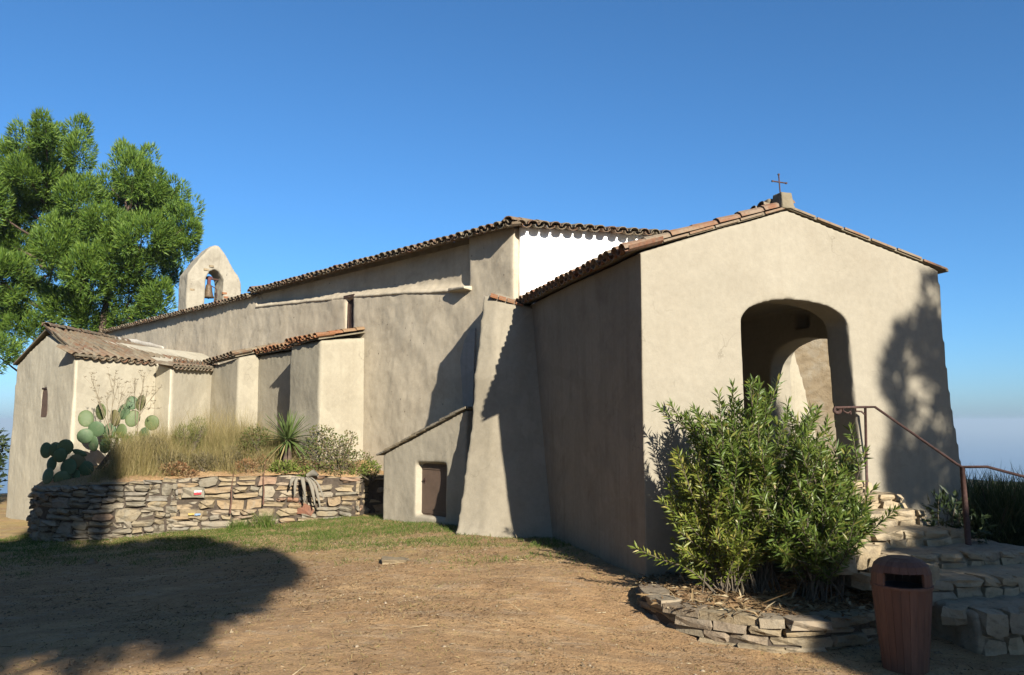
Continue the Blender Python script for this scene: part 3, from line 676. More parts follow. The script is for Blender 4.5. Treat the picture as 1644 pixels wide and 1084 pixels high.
# ------------------------------------------------------------------ wall buttresses and the low aisle between them
def nblock(s0, s1, off, z0, zf, zb, lean=0.06):
    """block standing against the nave wall: front at off, sloping top"""
    lo = [nave(s0 - lean, off + lean, z0), nave(s1 + lean, off + lean, z0), nave(s1 + lean, -.3, z0), nave(s0 - lean, -.3, z0)]
    hi = [nave(s0, off, zf[0]), nave(s1, off, zf[1]), nave(s1, -.3, zb), nave(s0, -.3, zb)]
    return solid([lo, hi])
plaster("wall_buttress", nblock(4.72, 6.0, 1.17, -.4, (3.42, 3.38), 3.62), M['chapel'], church, None, (), voxel=0.045, amp=0.03, fine=0.005)
plaster("aisle_wall", nblock(5.9, 8.7, 0.66, -.4, (3.40, 3.33), 3.6, 0.0), M['chapel'], church, None, (), voxel=0.05, amp=0.02, fine=0.005)
plaster("wall_buttress", nblock(8.58, 10.3, 1.17, -.4, (3.28, 3.14), 3.6), M['chapel'], church, None, (), voxel=0.045, amp=0.03, fine=0.005)
def lean_roof(name, s0, s1, off, z0, z1, zb, kind, rows, n_over=.09):
    dk = deck(name, [[nave(s0, off + .05, z0), nave(s1, off + .05, z1), nave(s1, -.0, zb), nave(s0, 0, zb)]], M['mortar'], church, .03)
    up = nave(s0, 0, zb) - nave(s0, off + .05, z0)
    tile_field(dk, nave(s1, off + n_over, z1 + .0), nave(s0, off + n_over, z0 + .0), up, kind, rows=rows, pitch=0.20)
    return dk
lean_roof("buttress_roof", 4.68, 6.04, 1.20, 3.47, 3.42, 3.72, 'tile_new', 4)
lean_roof("aisle_roof", 6.05, 8.62, 0.69, 3.45, 3.40, 3.66, 'tile_new', 2)
lean_roof("buttress_roof", 8.6, 10.4, 1.20, 3.33, 3.20, 3.66, 'tile_old', 4)

# ------------------------------------------------------------------ side chapel at the far left
cc = Vector((-9.011, 16.5, 0)); cl = Vector((-11.885, 19.184, 0)); SD = Vector((0.259, 0.966, 0))
gd = (cl - cc).normalized()
def cg(a, d, z): return cc + gd * a + SD * d + UP * z
fl = 3.93
GIc = (SD - gd * SD.dot(gd)).normalized()
g_out = [(0, 3.10), (1.80, 3.70), (fl, 3.10), (fl + .10, 1.0), (fl + .17, -.9), (-.02, -.9), (-.01, 1.0)]
cw = [(1.62, 1.87), (1.62, 2.33), (1.68, 2.44), (1.79, 2.47), (1.90, 2.44), (1.96, 2.33), (1.96, 1.87)]
plaster("side_chapel_wall", solid([[cg(a, 0, z) for a, z in g_out], [cg(a, 2.5, z) for a, z in g_out], [cg(a, 5.5, z) for a, z in g_out]]), M['cream'], church, None,
        (solid([[cg(a, 0, z) - GIc * .3 for a, z in cw], [cg(a, 0, z) + GIc * .12 for a, z in cw]]),), voxel=0.05, amp=0.022, fine=0.006)
GI = (SD - gd * SD.dot(gd)).normalized()
cwin = empty("window", cg(1.79, 0, 1.87), None, None); put(cwin, church, Matrix.Translation(cg(1.79, 0, 1.87)))
b = MB(); b.box(cg(1.79, 0, 2.16) + GI * .022, .38, .03, .64, gd, GI); b.obj("shutter", M['brownpane'], cwin)
b = MB(); b.box(cg(1.79, 0, 2.475) + GI * .02, .32, .07, .03, gd, GI); b.obj("lintel", M['dark_wood'], cwin)
k1 = Vector((-8.361, 18.92, 0)); k2 = Vector((-7.80, 18.33, 0)); k3 = Vector((-7.69, 20.75, 0)); k4 = Vector((-9.2, 21.5, 0))
plaster("chapel_buttress", solid([[k1 + UP * -.4 - SD * .1, k2 + UP * -.4, k3 + UP * -.4, k4 + UP * -.4], [k1 + UP * 3.12 - SD * .1, k2 + UP * 2.99, k3 + UP * 3.08, k4 + UP * 3.3]]), M['cream'], church, None, (), voxel=0.045, amp=0.02)
rz = 3.80
c_e = cc - gd * .10 - SD * .06 + UP * 3.13; R_f = cg(1.80, -.07, rz); l_e = cg(fl + .10, -.07, 3.13)
E1 = k1 + UP * 3.14; E2 = k2 + Vector((.09, -.04, 3.03)); E3 = k3 + Vector((.09, .05, 3.13)); J1 = nave(13.0, 0.0, 3.48); J2 = nave(16.4, 0.1, 4.02)
mid = nave(11.5, .4, 3.55)
croof = deck("side_chapel_roof", [[R_f, c_e, E1, J2], [E1, E2, E3], [E1, E3, J1, J2], [l_e, R_f, J2, cg(fl + .1, 7.0, 3.13)]], M['mortar'], church, .04)
upc = (R_f - c_e); upc = upc - SD * upc.dot(SD); upc.normalize()
n_up = 5
tile_field(croof, c_e + UP * .03 + SD * 2.62, c_e + UP * .03, upc, 'tile_old', rows=1)
def lerp(a, b_, t_): return a + (b_ - a) * t_
for i in range(21):                                    # upper courses follow the warped slope up to the ridge
    lo = c_e + SD * (.10 + i * .21) + UP * .03
    hi = lerp(R_f, J2, (i + .3) / 36.0) + UP * .03
    d = hi - lo; n_ = int(d.length / .36)
    for r_ in range(1 if i < 12 else 2, n_ + 1):
        tile(COVER['tile_old'], croof, lo + d.normalized() * (r_ * .355) + UP * .045, -SD, d.normalized(), roll=.05)
tile_field(croof, E3 + UP * .02, E2 + UP * .02, Vector((-1, .12, .16)), 'tile_old', rows=1)
for i in range(11):
    lo = lerp(E2, E3, (i + .5) / 11) + UP * .02; hi = lerp(lerp(J2, J1, .25) + UP * .02, J1 + UP * .02, (i + .5) / 11) ; d = hi - lo
    for r_ in range(1, int(d.length / .36) + 1): tile(COVER['tile_old' if (i * 7 + r_) % 5 else 'tile_new'], croof, lo + d.normalized() * (r_ * .34) + UP * .04, Vector((.04, -1, 0)), d.normalized(), roll=.05)
b = MB(); b.tube([lerp(R_f, J2, q) + UP * (.05 + .012 * math.sin(q * 40)) for q in np.linspace(.34, .97, 14)], [.03, .06, .07, .075, .08, .09, .10, .11, .11, .10, .10, .09, .09, .06], 8)
b.obj("ridge_fillet", M['fillet'], croof, True)
for k in range(12): tile(COVER['tile_old'], croof, lerp(R_f, J2, k * .052) + UP * .07, (R_f - J2).cross(UP).normalized() * -1, (J2 - R_f).normalized())

# ------------------------------------------------------------------ dry stone walls: every stone a piece
STONE = {}
def stone_variants(kind, n=12):
    out = []
    for v in range(n):
        b = bmesh.new(); bmesh.ops.create_cube(b, size=1.0); bmesh.ops.subdivide_edges(b, edges=b.edges, cuts=1, use_grid_fill=True)
        for q in b.verts:
            p = q.co.copy(); k = max(abs(p.x), abs(p.y), abs(p.z)) / max(p.length, 1e-6)
            w_ = {'stone_bed': .5, 'stone_step': .7}.get(kind, 1.0)
            p *= 1 - (1 - k) * 0.42 * w_
            p += Vector((random.gauss(0, .06), random.gauss(0, .07), random.gauss(0, .075))) * w_
            q.co = p
        me = bpy.data.meshes.new("stone"); b.to_mesh(me); b.free(); me.materials.append(M[kind]); out.append(me)
    STONE[kind] = out
for k in ('stone', 'stone_ochre', 'stone_red', 'stone_bed', 'stone_step'): stone_variants(k)
class Path:
    def __init__(s, pts):
        s.p = [Vector((x, y, 0)) for x, y in pts]; s.l = [0]
        for a, b_ in zip(s.p, s.p[1:]): s.l.append(s.l[-1] + (b_ - a).length)
        s.len = s.l[-1]
    def at(s, t_):
        t_ = min(max(t_, 0), s.len - 1e-6)
        for i in range(len(s.p) - 1):
            if t_ <= s.l[i + 1]:
                f = (t_ - s.l[i]) / (s.l[i + 1] - s.l[i]); return s.p[i].lerp(s.p[i + 1], f)
        return s.p[-1]
    def tan(s, t_): return (s.at(t_ + .18) - s.at(t_ - .18)).normalized()
def stone_piece(parent, path, l0, l1, z0, z1, kind, depth=0.3, gap=0.012, proud=None):
    lc = (l0 + l1) / 2; tg = path.tan(lc); inw = Vector((-tg.y, tg.x, 0))
    pr_ = random.gauss(0, .026) if proud is None else proud
    c = path.at(lc) + inw * (depth / 2 - pr_) + UP * ((z0 + z1) / 2)
    sx, sz = (l1 - l0) - gap, (z1 - z0) - gap
    ry = random.gauss(0, .09) * min(1, .2 / max(sx, .05))
    x = (tg + UP * ry).normalized(); z = (UP - tg * ry).normalized(); y = z.cross(x)
    yaw = random.gauss(0, .06)
    x2 = x * math.cos(yaw) + y * math.sin(yaw); y2 = z.cross(x2)
    k = 1.03
    m = Matrix(((x2.x * sx * k, y2.x * depth, z.x * sz * k, c.x), (x2.y * sx * k, y2.y * depth, z.y * sz * k, c.y), (x2.z * sx * k, y2.z * depth, z.z * sz * k, c.z), (0, 0, 0, 1)))
    return obj("stone", random.choice(STONE[kind]), None, parent, m)
def rubble(parent, path, base, top, kindf, band=(.17, .27), blk=(.22, .52), lo=0.0, hi=None, single=.22):
    """irregular rubble: bands cut into blocks, blocks into one to four stones"""
    hi = hi or path.len; n = 0
    zmin = min(base(t_) for t_ in np.linspace(lo, hi, 30)); zmax = max(top(t_) for t_ in np.linspace(lo, hi, 30))
    z = zmin; rows = []
    while z < zmax + .05:
        h = random.uniform(*band); rows.append((z, h)); z += h
    for zr, h in rows:
        l = lo + random.uniform(-.1, 0)
        while l < hi:
            w = min(random.uniform(*blk), hi - l + .04); lc = l + w / 2
            b0, t0 = base(lc), top(lc); z0 = zr + random.uniform(-.02, .02); z1 = zr + h
            z1 = min(z1, t0); z0 = max(z0, b0 - .1)
            if z1 - z0 > .035 and l + w > lo + .05:
                mode = random.random(); kd = lambda: kindf(lc, (z0 + z1) / 2)
                if mode < single or (z1 - z0) < .09:
                    stone_piece(parent, path, l, l + w, z0, z1, kd()); n += 1
                elif mode < single + .4:
                    f = random.uniform(.38, .62); zm = z0 + (z1 - z0) * f
                    stone_piece(parent, path, l, l + w * random.uniform(.92, 1.0), z0, zm, kd()); stone_piece(parent, path, l, l + w, zm, z1, kd()); n += 2
                else:
                    f = random.uniform(.4, .6); zm = z0 + (z1 - z0) * f; g_ = random.uniform(.35, .65)
                    two_up = random.random() < .5
                    a, b_ = (z0, zm) if two_up else (zm, z1); c, d = (zm, z1) if two_up else (z0, zm)
                    stone_piece(parent, path, l, l + w, a, b_, kd())
                    stone_piece(parent, path, l, l + w * g_, c, d, kd()); stone_piece(parent, path, l + w * g_, l + w, c, d, kd()); n += 3
            l += w
    return n
def wall_core(path, base, top, inset=0.07, th=0.34, n=40):
    rings = []
    for t_ in np.linspace(0, path.len, n):
        tg = path.tan(t_); inw = Vector((-tg.y, tg.x, 0)); p = path.at(t_)
        rings.append([p + inw * inset + UP * (base(t_) - .25), p + inw * (inset + th) + UP * (base(t_) - .25), p + inw * (inset + th) + UP * (top(t_) - .03), p + inw * inset + UP * (top(t_) - .03)])
    return solid(rings)

# terrace wall in front of the chapel
TP = Path([(-9.45, 16.3), (-9.15, 15.45), (-8.7, 14.85), (-8.0, 14.5), (-7.3, 14.38), (-6.75, 14.6), (-6.25, 14.98), (-5.4, 15.2), (-4.4, 15.5), (-3.0, 15.84)])
t_base = lambda t_: ground_z(TP.at(t_).x, 0)
def t_top(t_):
    x = TP.at(t_).x
    return float(np.interp(x, [-9.5, -9.0, -7.8, -7.2, -6.3, -5.4, -4.2, -3.0], [.50, .545, .61, .66, .70, .72, .72, .665])) + .02 * noise.noise((x * 3, 0, 0))
lx = lambda x: min(np.linspace(0, TP.len, 400), key=lambda t_: abs(TP.at(t_).x - x))
twall = empty("terrace_wall", (-6.2, 15.1, -.4), "long curved dry stone retaining wall below the overgrown terrace", "stone wall")
obj("earth_core", wall_core(TP, t_base, t_top), M['core'], twall)
n1 = rubble(twall, TP, t_base, t_top, lambda l, z: 'stone', band=(.17, .24), blk=(.20, .44), lo=.45, hi=lx(-6.2))
n1 += rubble(twall, TP, t_base, t_top, lambda l, z: 'stone' if random.random() < .25 else 'stone_ochre', band=(.19, .28), blk=(.26, .56), lo=lx(-6.2))
tc = Path([(-3.0, 15.84), (-2.92, 16.45), (-2.0, 16.15)])
obj("earth_core", wall_core(tc, lambda t_: -.15, lambda t_: .68, .05, .3, 12), M['core'], twall)
n2 = rubble(twall, tc, lambda t_: -.15, lambda t_: .68, lambda l, z: 'stone_ochre', band=(.20, .28), blk=(.25, .5), lo=.05)
# one flat reddish block and the painted way marks
def on_wall(l, proud): tg = TP.tan(l); return TP.at(l) - Vector((-tg.y, tg.x, 0)) * proud, tg, Vector((tg.y, -tg.x, 0))
lx = lambda x: min(np.linspace(0, TP.len, 400), key=lambda t_: abs(TP.at(t_).x - x))
stone_piece(twall, TP, lx(-4.12), lx(-3.80), -.04, .18, 'stone_red', proud=.035)
stone_piece(twall, TP, lx(-6.12), lx(-5.70), .33, .55, 'stone', proud=.05)
stone_piece(twall, TP, lx(-6.15), lx(-5.68), -.05, .13, 'stone_ochre', proud=.045)
def brush(nm, c, w, h, m):
    out_ = []
    for k in range(10): out_.append((-w / 2 + w * k / 9, h / 2 + random.uniform(-.005, .003)))
    for k in range(10): out_.append((w / 2 - w * k / 9 + random.uniform(-.004, .004), -h / 2 + random.uniform(-.003, .005)))
    obj(nm, solid([[c + tg * a + UP * (b_ + a * .06) for a, b_ in out_], [c - nn * .012 + tg * a + UP * (b_ + a * .06) for a, b_ in out_]]), m, twall)
p_, tg, nn = on_wall(lx(-5.83), .058)
for nm, z, k in (("white_stripe", .465, 'paint_white'), ("red_stripe", .425, 'paint_red')):
    brush(nm, p_ + nn * .018 + UP * z, .13, .04, M[k])
p_, tg, nn = on_wall(lx(-5.86), .058)
for nm, dx, z, k in (("yellow_stripe", -.06, .055, 'paint_yellow'), ("blue_stripe", .05, .045, 'paint_blue')):
    brush(nm, p_ + nn * .016 + tg * dx + UP * z, .10, .034, M[k])

# earth of the terrace
def path_y(x):
    P = [(-9.45, 16.3), (-9.15, 15.45), (-8.7, 14.85), (-8.0, 14.5), (-7.3, 14.38), (-6.75, 14.6), (-6.25, 14.98), (-5.4, 15.2), (-4.4, 15.5), (-3.0, 15.84), (-2.92, 16.45), (-1.9, 16.1)]
    return float(np.interp(x, [p[0] for p in P], [p[1] for p in P]))
def terr_z(x, y):
    d = max(0, y - path_y(x)); x0 = float(np.interp(x, [-9.5, -9.0, -7.8, -7.2, -6.3, -5.4, -4.2, -3.0], [.44, .48, .55, .60, .64, .67, .68, .62]))
    return x0 + .36 * (1 - math.exp(-d / .9)) + .035 * noise.noise((x * 1.7, y * 1.7, 5))
xs = np.linspace(-9.4, -1.95, 90); V = []; Fc = []
ds = [0.12 + .11 * k for k in range(16)] + [2.0 + .35 * k for k in range(16)]
for d in ds:
    for x in xs: V.append((x, path_y(x) + d, terr_z(x, path_y(x) + d)))
for j in range(len(ds) - 1):
    for i in range(len(xs) - 1): Fc.append((j * len(xs) + i, j * len(xs) + i + 1, (j + 1) * len(xs) + i + 1, (j + 1) * len(xs) + i))
te = obj("terrace_ground", mesh(V, Fc, "terrace_ground", True), M['bedsoil']); tag(te, "raised earth of the overgrown terrace behind the stone wall", kind="structure")

# raised bed by the porch
BP = Path([(1.36, 8.85), (1.27, 8.35), (1.42, 7.95), (1.66, 7.66), (2.0, 7.42), (2.34, 7.30), (2.68, 7.28), (3.05, 7.42), (3.45, 7.72)])
b_base = lambda t_: ground_z(*BP.at(t_).xy)
def b_top(t_): return float(np.interp(t_, [0, .5, 1.0, 1.6, 2.2, 3.4], [.045, .04, .03, .03, .03, .0]))
bwall = empty("bed_wall", (2.3, 7.4, -.28), "low curved stone kerb wall around the oleander bed", "stone wall")
obj("earth_core", wall_core(BP, b_base, b_top, .05, .16), M['core'], bwall)
rubble(bwall, BP, lambda t_: b_base(t_) - .05, lambda t_: b_top(t_) - .075, lambda l, z: 'stone_bed', band=(.075, .105), blk=(.2, .42), single=.85)
l = 0.0
while l < BP.len - .05:
    w = random.uniform(.2, .42); stone_piece(bwall, BP, l, min(l + w, BP.len), b_top(l) - .085, b_top(l + w * .5) + random.uniform(-.005, .012), 'stone_bed', depth=.26, gap=.004); l += w
poly = [BP.at(t_) for t_ in np.linspace(0.0, BP.len, 40)] + [porch(1.95, -1.3, 0), porch(1.5, .05, 0), porch(-.05, .05, 0)]
def inside(x, y, pl):
    c = False
    for i in range(len(pl)):
        a, b_ = pl[i], pl[i - 1]
        if (a.y > y) != (b_.y > y) and x < (b_.x - a.x) * (y - a.y) / (b_.y - a.y) + a.x: c = not c
    return c
def bed_z(x, y):
    d = min((BP.at(t_) - Vector((x, y, 0))).length for t_ in np.linspace(0, BP.len, 20)); t0 = min(np.linspace(0, BP.len, 20), key=lambda q: (BP.at(q) - Vector((x, y, 0))).length)
    return b_top(t0) - .035 + .07 * (1 - math.exp(-d / 1.2)) + .03 * noise.noise((x * 3.5, y * 3.5, 2)) + .012 * noise.noise((x * 11, y * 11, 2))
bx_ = np.arange(1.2, 4.3, .07); by_ = np.arange(7.1, 10.2, .07); V = []; idx = {}; Fc = []
for j, y in enumerate(by_):
    for i, x in enumerate(bx_):
        if inside(x, y, poly): idx[(i, j)] = len(V); V.append((x, y, bed_z(x, y)))
for (i, j) in idx:
    q = [(i, j), (i + 1, j), (i + 1, j + 1), (i, j + 1)]
    if all(k in idx for k in q): Fc.append(tuple(idx[k] for k in q))
bs = obj("bed_soil", mesh(V, Fc, "bed_soil", True), M['bedsoil']); tag(bs, "dry soil of the oleander bed behind the low wall", kind="structure")

# ------------------------------------------------------------------ stone steps up to the porch
steps = empty("stone_steps", porch(2.6, -1.5, 0), "flight of worn stone steps rising to the porch arch", "steps")
SS = [(1.03, -.14, 1.15, 3.02), (.895, -.40, 1.35, 3.22), (.735, -.70, 1.5, 3.26), (.565, -1.05, 1.6, 3.42), (.40, -1.50, 1.7, 3.85), (.265, -2.05, 1.85, 4.6), (.10, -2.65, 1.95, 5.2)]
for i, (z, w, u0, u1) in enumerate(SS):
    zb = (SS[i + 1][0] if i + 1 < len(SS) else -.28) - .22
    skew = 0.0 if i < 3 else -.10 * (i - 2)
    r0 = [porch(u0, w + .06, zb), porch(u1, w + .06 + skew, zb), porch(u1, .05 if i else .3, zb), porch(u0, .05 if i else .3, zb)]
    r1 = [p + UP * (z - zb - .0) for p in r0]
    body = plaster("step", solid([r0, r1]), M['stone_step'], steps, None, (), voxel=0.04, smooth=2, amp=0.03, fine=0.02)
    # face stones of the riser
    p0 = porch(u0 + .02, w, 0); p1 = porch(u1 - .02, w + skew, 0)
    pa = Path([(p0.x, p0.y), (p1.x, p1.y)]); l = 0
    while l < pa.len - .06:
        ww = random.uniform(.16, .36) if i < 6 else random.uniform(.12, .27); ww = min(ww, pa.len - l)
        zm = zb + .22
        if i < 6 and random.random() < .3: stone_piece(body, pa, l, l + ww, zm - .06, z + .006, 'stone_step', depth=.28, gap=.012)
        else:
            zc = zm + (z - zm) * random.uniform(.4, .6)
            stone_piece(body, pa, l, l + ww, zm - .06, zc, 'stone_step', depth=.26, gap=.012); stone_piece(body, pa, l, l + ww, zc, z + .006, 'stone_step', depth=.3, gap=.012)
        l += ww
# rough stones at the left flank of the steps
for k in range(16):
    u = random.uniform(1.35, 1.95); w = -random.uniform(.5, 2.6); s_ = random.uniform(.16, .34)
    m = Matrix.Translation(porch(u, w, max(.0, .95 + w * .36 + random.uniform(-.12, .02)))) @ Matrix.Rotation(random.uniform(0, 6), 4, 'Z') @ Matrix.Diagonal((s_ * 1.4, s_, s_ * .8, 1))
    obj("stone", random.choice(STONE['stone_step']), None, steps, m)

# hand rail
rail = empty("hand_rail", Vector((4.56, 10.2, .88)), "rusty iron hand rail with scrolled end beside the steps", "rail")
P1b = Vector((4.29, 9.83, .89)); P1t = Vector((4.32, 9.83, 1.932)); P2b = Vector((4.97, 8.9, .36)); P2t = Vector((4.945, 8.9, 1.26))
b = MB(); b.tube([P1b - UP * .1, P1t], .016, 8); b.obj("post", M['rust'], rail, True)
b = MB(); b.tube([P2b - UP * .15, P2b.lerp(P2t, .5), P2t], [.034, .03, .026], 8); b.obj("post", M['rust'], rail, True)
bend = P1t + Vector((.09, -.06, .0)); e2 = P2t + Vector((.18, -.16, .012)); e3 = Vector((5.75, 8.3, 1.06)); e4 = Vector((6.6, 7.6, .75))
b = MB(); b.tube([P1t + Vector((-.34, .02, -.005)), P1t, bend, P2t + Vector((-.03, .05, .03)), P2t, e2, e3, e4], .015, 8); b.obj("bar", M['rust'], rail, True)
b = MB(); sp = [P1t + Vector((-.34 + .035 * math.cos(a) - .0, .02, -.035 + .035 * math.sin(a))) * 1 for a in np.linspace(math.pi / 2, math.pi * 2.1, 12)]
b.tube(sp, [.015 + .0015 * k for k in range(12)], 8); b.obj("scroll", M['rust'], rail, True)
b = MB(); b.tube([P1t + Vector((-.27, .02, 0)), P1t + Vector((-.26, .02, -.05)), P1t + Vector((-.21, .02, -.075)), P1t + Vector((-.17, .02, -.05)), P1t + Vector((-.175, .02, -.09))], .011, 6); b.obj("scroll", M['rust'], rail, True)
b = MB(); b.tube([P1t + Vector((0, 0, -.10)), P1t + Vector((-.05, .0, -.055)), P1t + Vector((-.11, .01, -.05)), P1t + Vector((-.12, .01, -.02))], .011, 6); b.obj("scroll", M['rust'], rail, True)

# ------------------------------------------------------------------ wooden litter bin
def wood_mat():
    t = NT("stained_staves")
    g_ = t.noise(1.0, 6, 0.65, vec=t.mapping(t.position(), (38, 38, 2.2)))
    c = t.mix(t.rand(), (0.105, 0.05, 0.032), (0.15, 0.075, 0.048))
    t.color(t.mix(t.math('MULTIPLY', t.ramp(g_, [(0.4, 0.0), (0.68, 1.0)]), 0.6), c, (0.055, 0.03, 0.022)))
    t.bump(g_, 0.4, 0.006); t.b.inputs["Roughness"].default_value = 0.7; return t.m
M['stave'] = wood_mat()
binc = Vector((3.255, 6.87, -.27)); litter_bin = empty("litter_bin", binc, "tapered wooden stave litter bin with slot opening beside the steps", "litter bin")
face = math.atan2(-binc.y, -binc.x) + .12                 # slot turned towards the path
KB = 1.15
prof = [(.0, .155), (.10, .163), (.3, .182), (.5, .20), (.60, .206), (.68, .204), (.735, .185), (.765, .150), (.785, .09)]
NS = 22
for k in range(NS):
    a0 = face + 2 * math.pi * (k - .48) / NS; a1 = face + 2 * math.pi * (k + .48) / NS
    kk = min(k, NS - k)
    segs = [prof]
    if kk <= 2:
        segs = [[q for q in prof if q[0] <= .5] + [(.590, .2055)], [(.690, .202)] + [q for q in prof if q[0] > .7]]
    for sg in segs:
        b = MB(); vs = []; fs = []
        for z, r_ in sg:
            for rr in (r_, r_ - .022):
                for a in (a0, a1): vs.append(binc + Vector((rr * math.cos(a), rr * .94 * math.sin(a), z)) * KB)
        n = len(sg)
        for i in range(n - 1):
            o = i * 4
            fs += [(o, o + 1, o + 5, o + 4), (o + 3, o + 2, o + 6, o + 7), (o + 2, o, o + 4, o + 6), (o + 1, o + 3, o + 7, o + 5)]
        fs += [(1, 0, 2, 3), (n * 4 - 4, n * 4 - 3, n * 4 - 1, n * 4 - 2)]
        b.add(vs, fs); b.obj("stave", M['stave'], litter_bin)
lathe([(r_ * KB, z * KB) for r_, z in [(0, .79), (.09, .785), (.095, .77), (0, .765)]], binc, 22).obj("lid", M['stave'], litter_bin)
lathe([(r_ * KB, z * KB) for r_, z in [(0.0, .02), (.13, .02), (.17, .58), (.160, .58), (.12, .04), (0, .04)]], binc, 22).obj("liner", flat_mat("dark_liner", (.05, .05, .055), .6), litter_bin, True)
lathe([(r_ * KB, z * KB) for r_, z in [(.186, .575), (.211, .578), (.211, .595), (.186, .598)]], binc, 22).obj("hoop", M['stave'], litter_bin)

# ------------------------------------------------------------------ vegetation helpers
def rand_in_ellipsoid(n, c, r, shell=0.0):
    d = nrm(rng.normal(size=(n, 3))); q = rng.uniform(shell ** 3, 1, size=(n, 1)) ** (1 / 3)
    return np.array(c) + d * q * np.array(r), d
def pine_foliage(lobes, clumps_per, needles, nl=0.22, nw=0.022, clump=0.42, shell=0.62):
    """lobes (centre, radii) are broken into dense upright clumps of needles with gaps between them"""
    parts = []
    for c, r in lobes:
        area = (r[0] * r[1] * r[2]) ** (2 / 3)
        n = max(4, int(clumps_per * area))
        C, d = rand_in_ellipsoid(n, c, np.array(r) * .92, shell)
        keep = rng.random(n) < np.where(d[:, 2] < -0.45, 0.4, 1.0)
        C = C[keep]; d = d[keep]; n = len(C)
        cr = clump * rng.uniform(.6, 1.25, n)
        k = needles
        e = nrm(rng.normal(size=(n * k, 3)))
        e = np.where((e * np.repeat(d, k, 0)).sum(1, keepdims=True) < -.4, -e, e)         # fuller towards the outside
        q = rng.uniform(.45, 1, size=(n * k, 1)) ** .6
        base = np.repeat(C, k, 0) + e * q * np.repeat(cr, k)[:, None] * np.array([.75, .75, 1.25])
        D = nrm(e * .9 + [0, 0, .75] + np.repeat(d, k, 0) * .35 + rng.normal(size=(n * k, 3)) * .35)
        parts.append(blades(base, D, nl * rng.uniform(.6, 1.3, n * k), nw * rng.uniform(.7, 1.3, n * k)))
    return join(parts)
def limb(b, p, q, r0, r1, sag=0.0, n=6, sides=7):
    p = Vector(p); q = Vector(q); pts = []; rad = []
    side_ = Vector((random.gauss(0, 1), random.gauss(0, 1), 0)) * (q - p).length * .05
    for k in range(n + 1):
        f = k / n; pts.append(p.lerp(q, f) + side_ * math.sin(f * math.pi) - UP * sag * math.sin(f * math.pi)); rad.append(r0 + (r1 - r0) * f)
    b.tube(pts, rad, sides, False)
def pine(name, base, top, lobes, label, group, needle_n=26, puffs=34, nl=.30, nw=.030, r0=.26, mat='pine', puff=.34, shell=.62):
    o = empty(name, base, label, "tree", group)
    V, T = pine_foliage(lobes, puffs, needle_n, nl, nw, puff, shell)
    b = MB(); base = Vector(base); top = Vector(top)
    limb(b, base - UP * .3, top, r0, r0 * .25, n=10, sides=9); b.obj("trunk", M['bark'], o, True)
    b = MB()
    for c, r in lobes:
        c = Vector(c); f = min(.95, max(.18, ((c.z - .45 * abs((c - base).xy.length)) - base.z) / max(.1, top.z - base.z)))
        limb(b, base.lerp(top, f), c, r0 * .26, .015, sag=.1, n=5, sides=5)
    b.obj("limbs", M['bark'], o, True)
    cr = obj("crown", np_mesh(V, T, "crown"), M[mat], o)
    return o

# two tall pines behind the side chapel
def at_px(x, y, Y):
    """a point at distance Y ahead that stands where the eye would see the given sight line"""
    f = 1286.0; p = math.atan(133 / f); u = (x - 822) / f; v = (542 - y) / f
    d = Vector((u, math.cos(p) - v * math.sin(p), math.sin(p) + v * math.cos(p)))
    return Vector((0, 0, CAM_Z)) + d * (Y / d.y)
def lobes_from(L, Y, sp=2.2):
    out = []
    for x, y, rx, ry in L:
        Yc = Y + random.uniform(-sp, sp); c = at_px(x, y, Yc); k = Yc / 1293
        out.append((tuple(c), (rx * k, (rx + ry) * .5 * k, ry * k)))
    return out
LA = [(73, 204, 15, 26), (76, 232, 28, 30), (72, 262, 36, 30), (127, 216, 10, 28), (130, 245, 17, 28), (40, 226, 11, 22), (14, 262, 26, 26), (48, 285, 46, 32), (100, 300, 42, 34), (20, 322, 40, 30), (132, 320, 34, 34), (66, 352, 50, 34), (-12, 372, 34, 36), (120, 380, 46, 38), (36, 402, 46, 34), (84, 430, 50, 34), (138, 436, 38, 34), (0, 448, 44, 32), (52, 482, 50, 32), (112, 492, 46, 30), (-10, 505, 44, 28), (38, 530, 40, 22), (-16, 560, 40, 24), (10, 300, 34, 34), (90, 395, 40, 40), (0, 415, 34, 30), (-30, 320, 30, 60), (-35, 440, 30, 60)]
LB = [(203, 250, 15, 22), (212, 280, 27, 30), (248, 296, 28, 32), (238, 262, 9, 18), (178, 302, 14, 24), (284, 302, 9, 22), (296, 330, 18, 28), (200, 330, 38, 36), (258, 338, 36, 34), (292, 368, 24, 32), (172, 365, 34, 36), (228, 380, 46, 36), (276, 402, 36, 32), (306, 385, 12, 22), (190, 420, 46, 36), (246, 432, 44, 32), (290, 425, 20, 22), (160, 455, 36, 32), (212, 474, 42, 30), (256, 476, 22, 26), (150, 500, 34, 26), (196, 515, 38, 22), (240, 505, 22, 18), (170, 540, 36, 18), (165, 400, 30, 40), (225, 330, 30, 40)]
pine("pine_tree", (-19.6, 34.0, -1.5), tuple(at_px(74, 290, 34)), lobes_from(LA, 33), "taller bushy pine with double pointed top behind the side chapel, cut by the frame", None, needle_n=190, puffs=36, nl=.19, nw=.046, r0=.26, puff=.46, shell=.25)
pine("pine_tree", (-16.6, 33.0, -1.2), tuple(at_px(206, 330, 33)), lobes_from(LB, 32.5), "shorter rounded pine just left of the bell gable", None, needle_n=190, puffs=36, nl=.19, nw=.046, r0=.24, puff=.46, shell=.25)
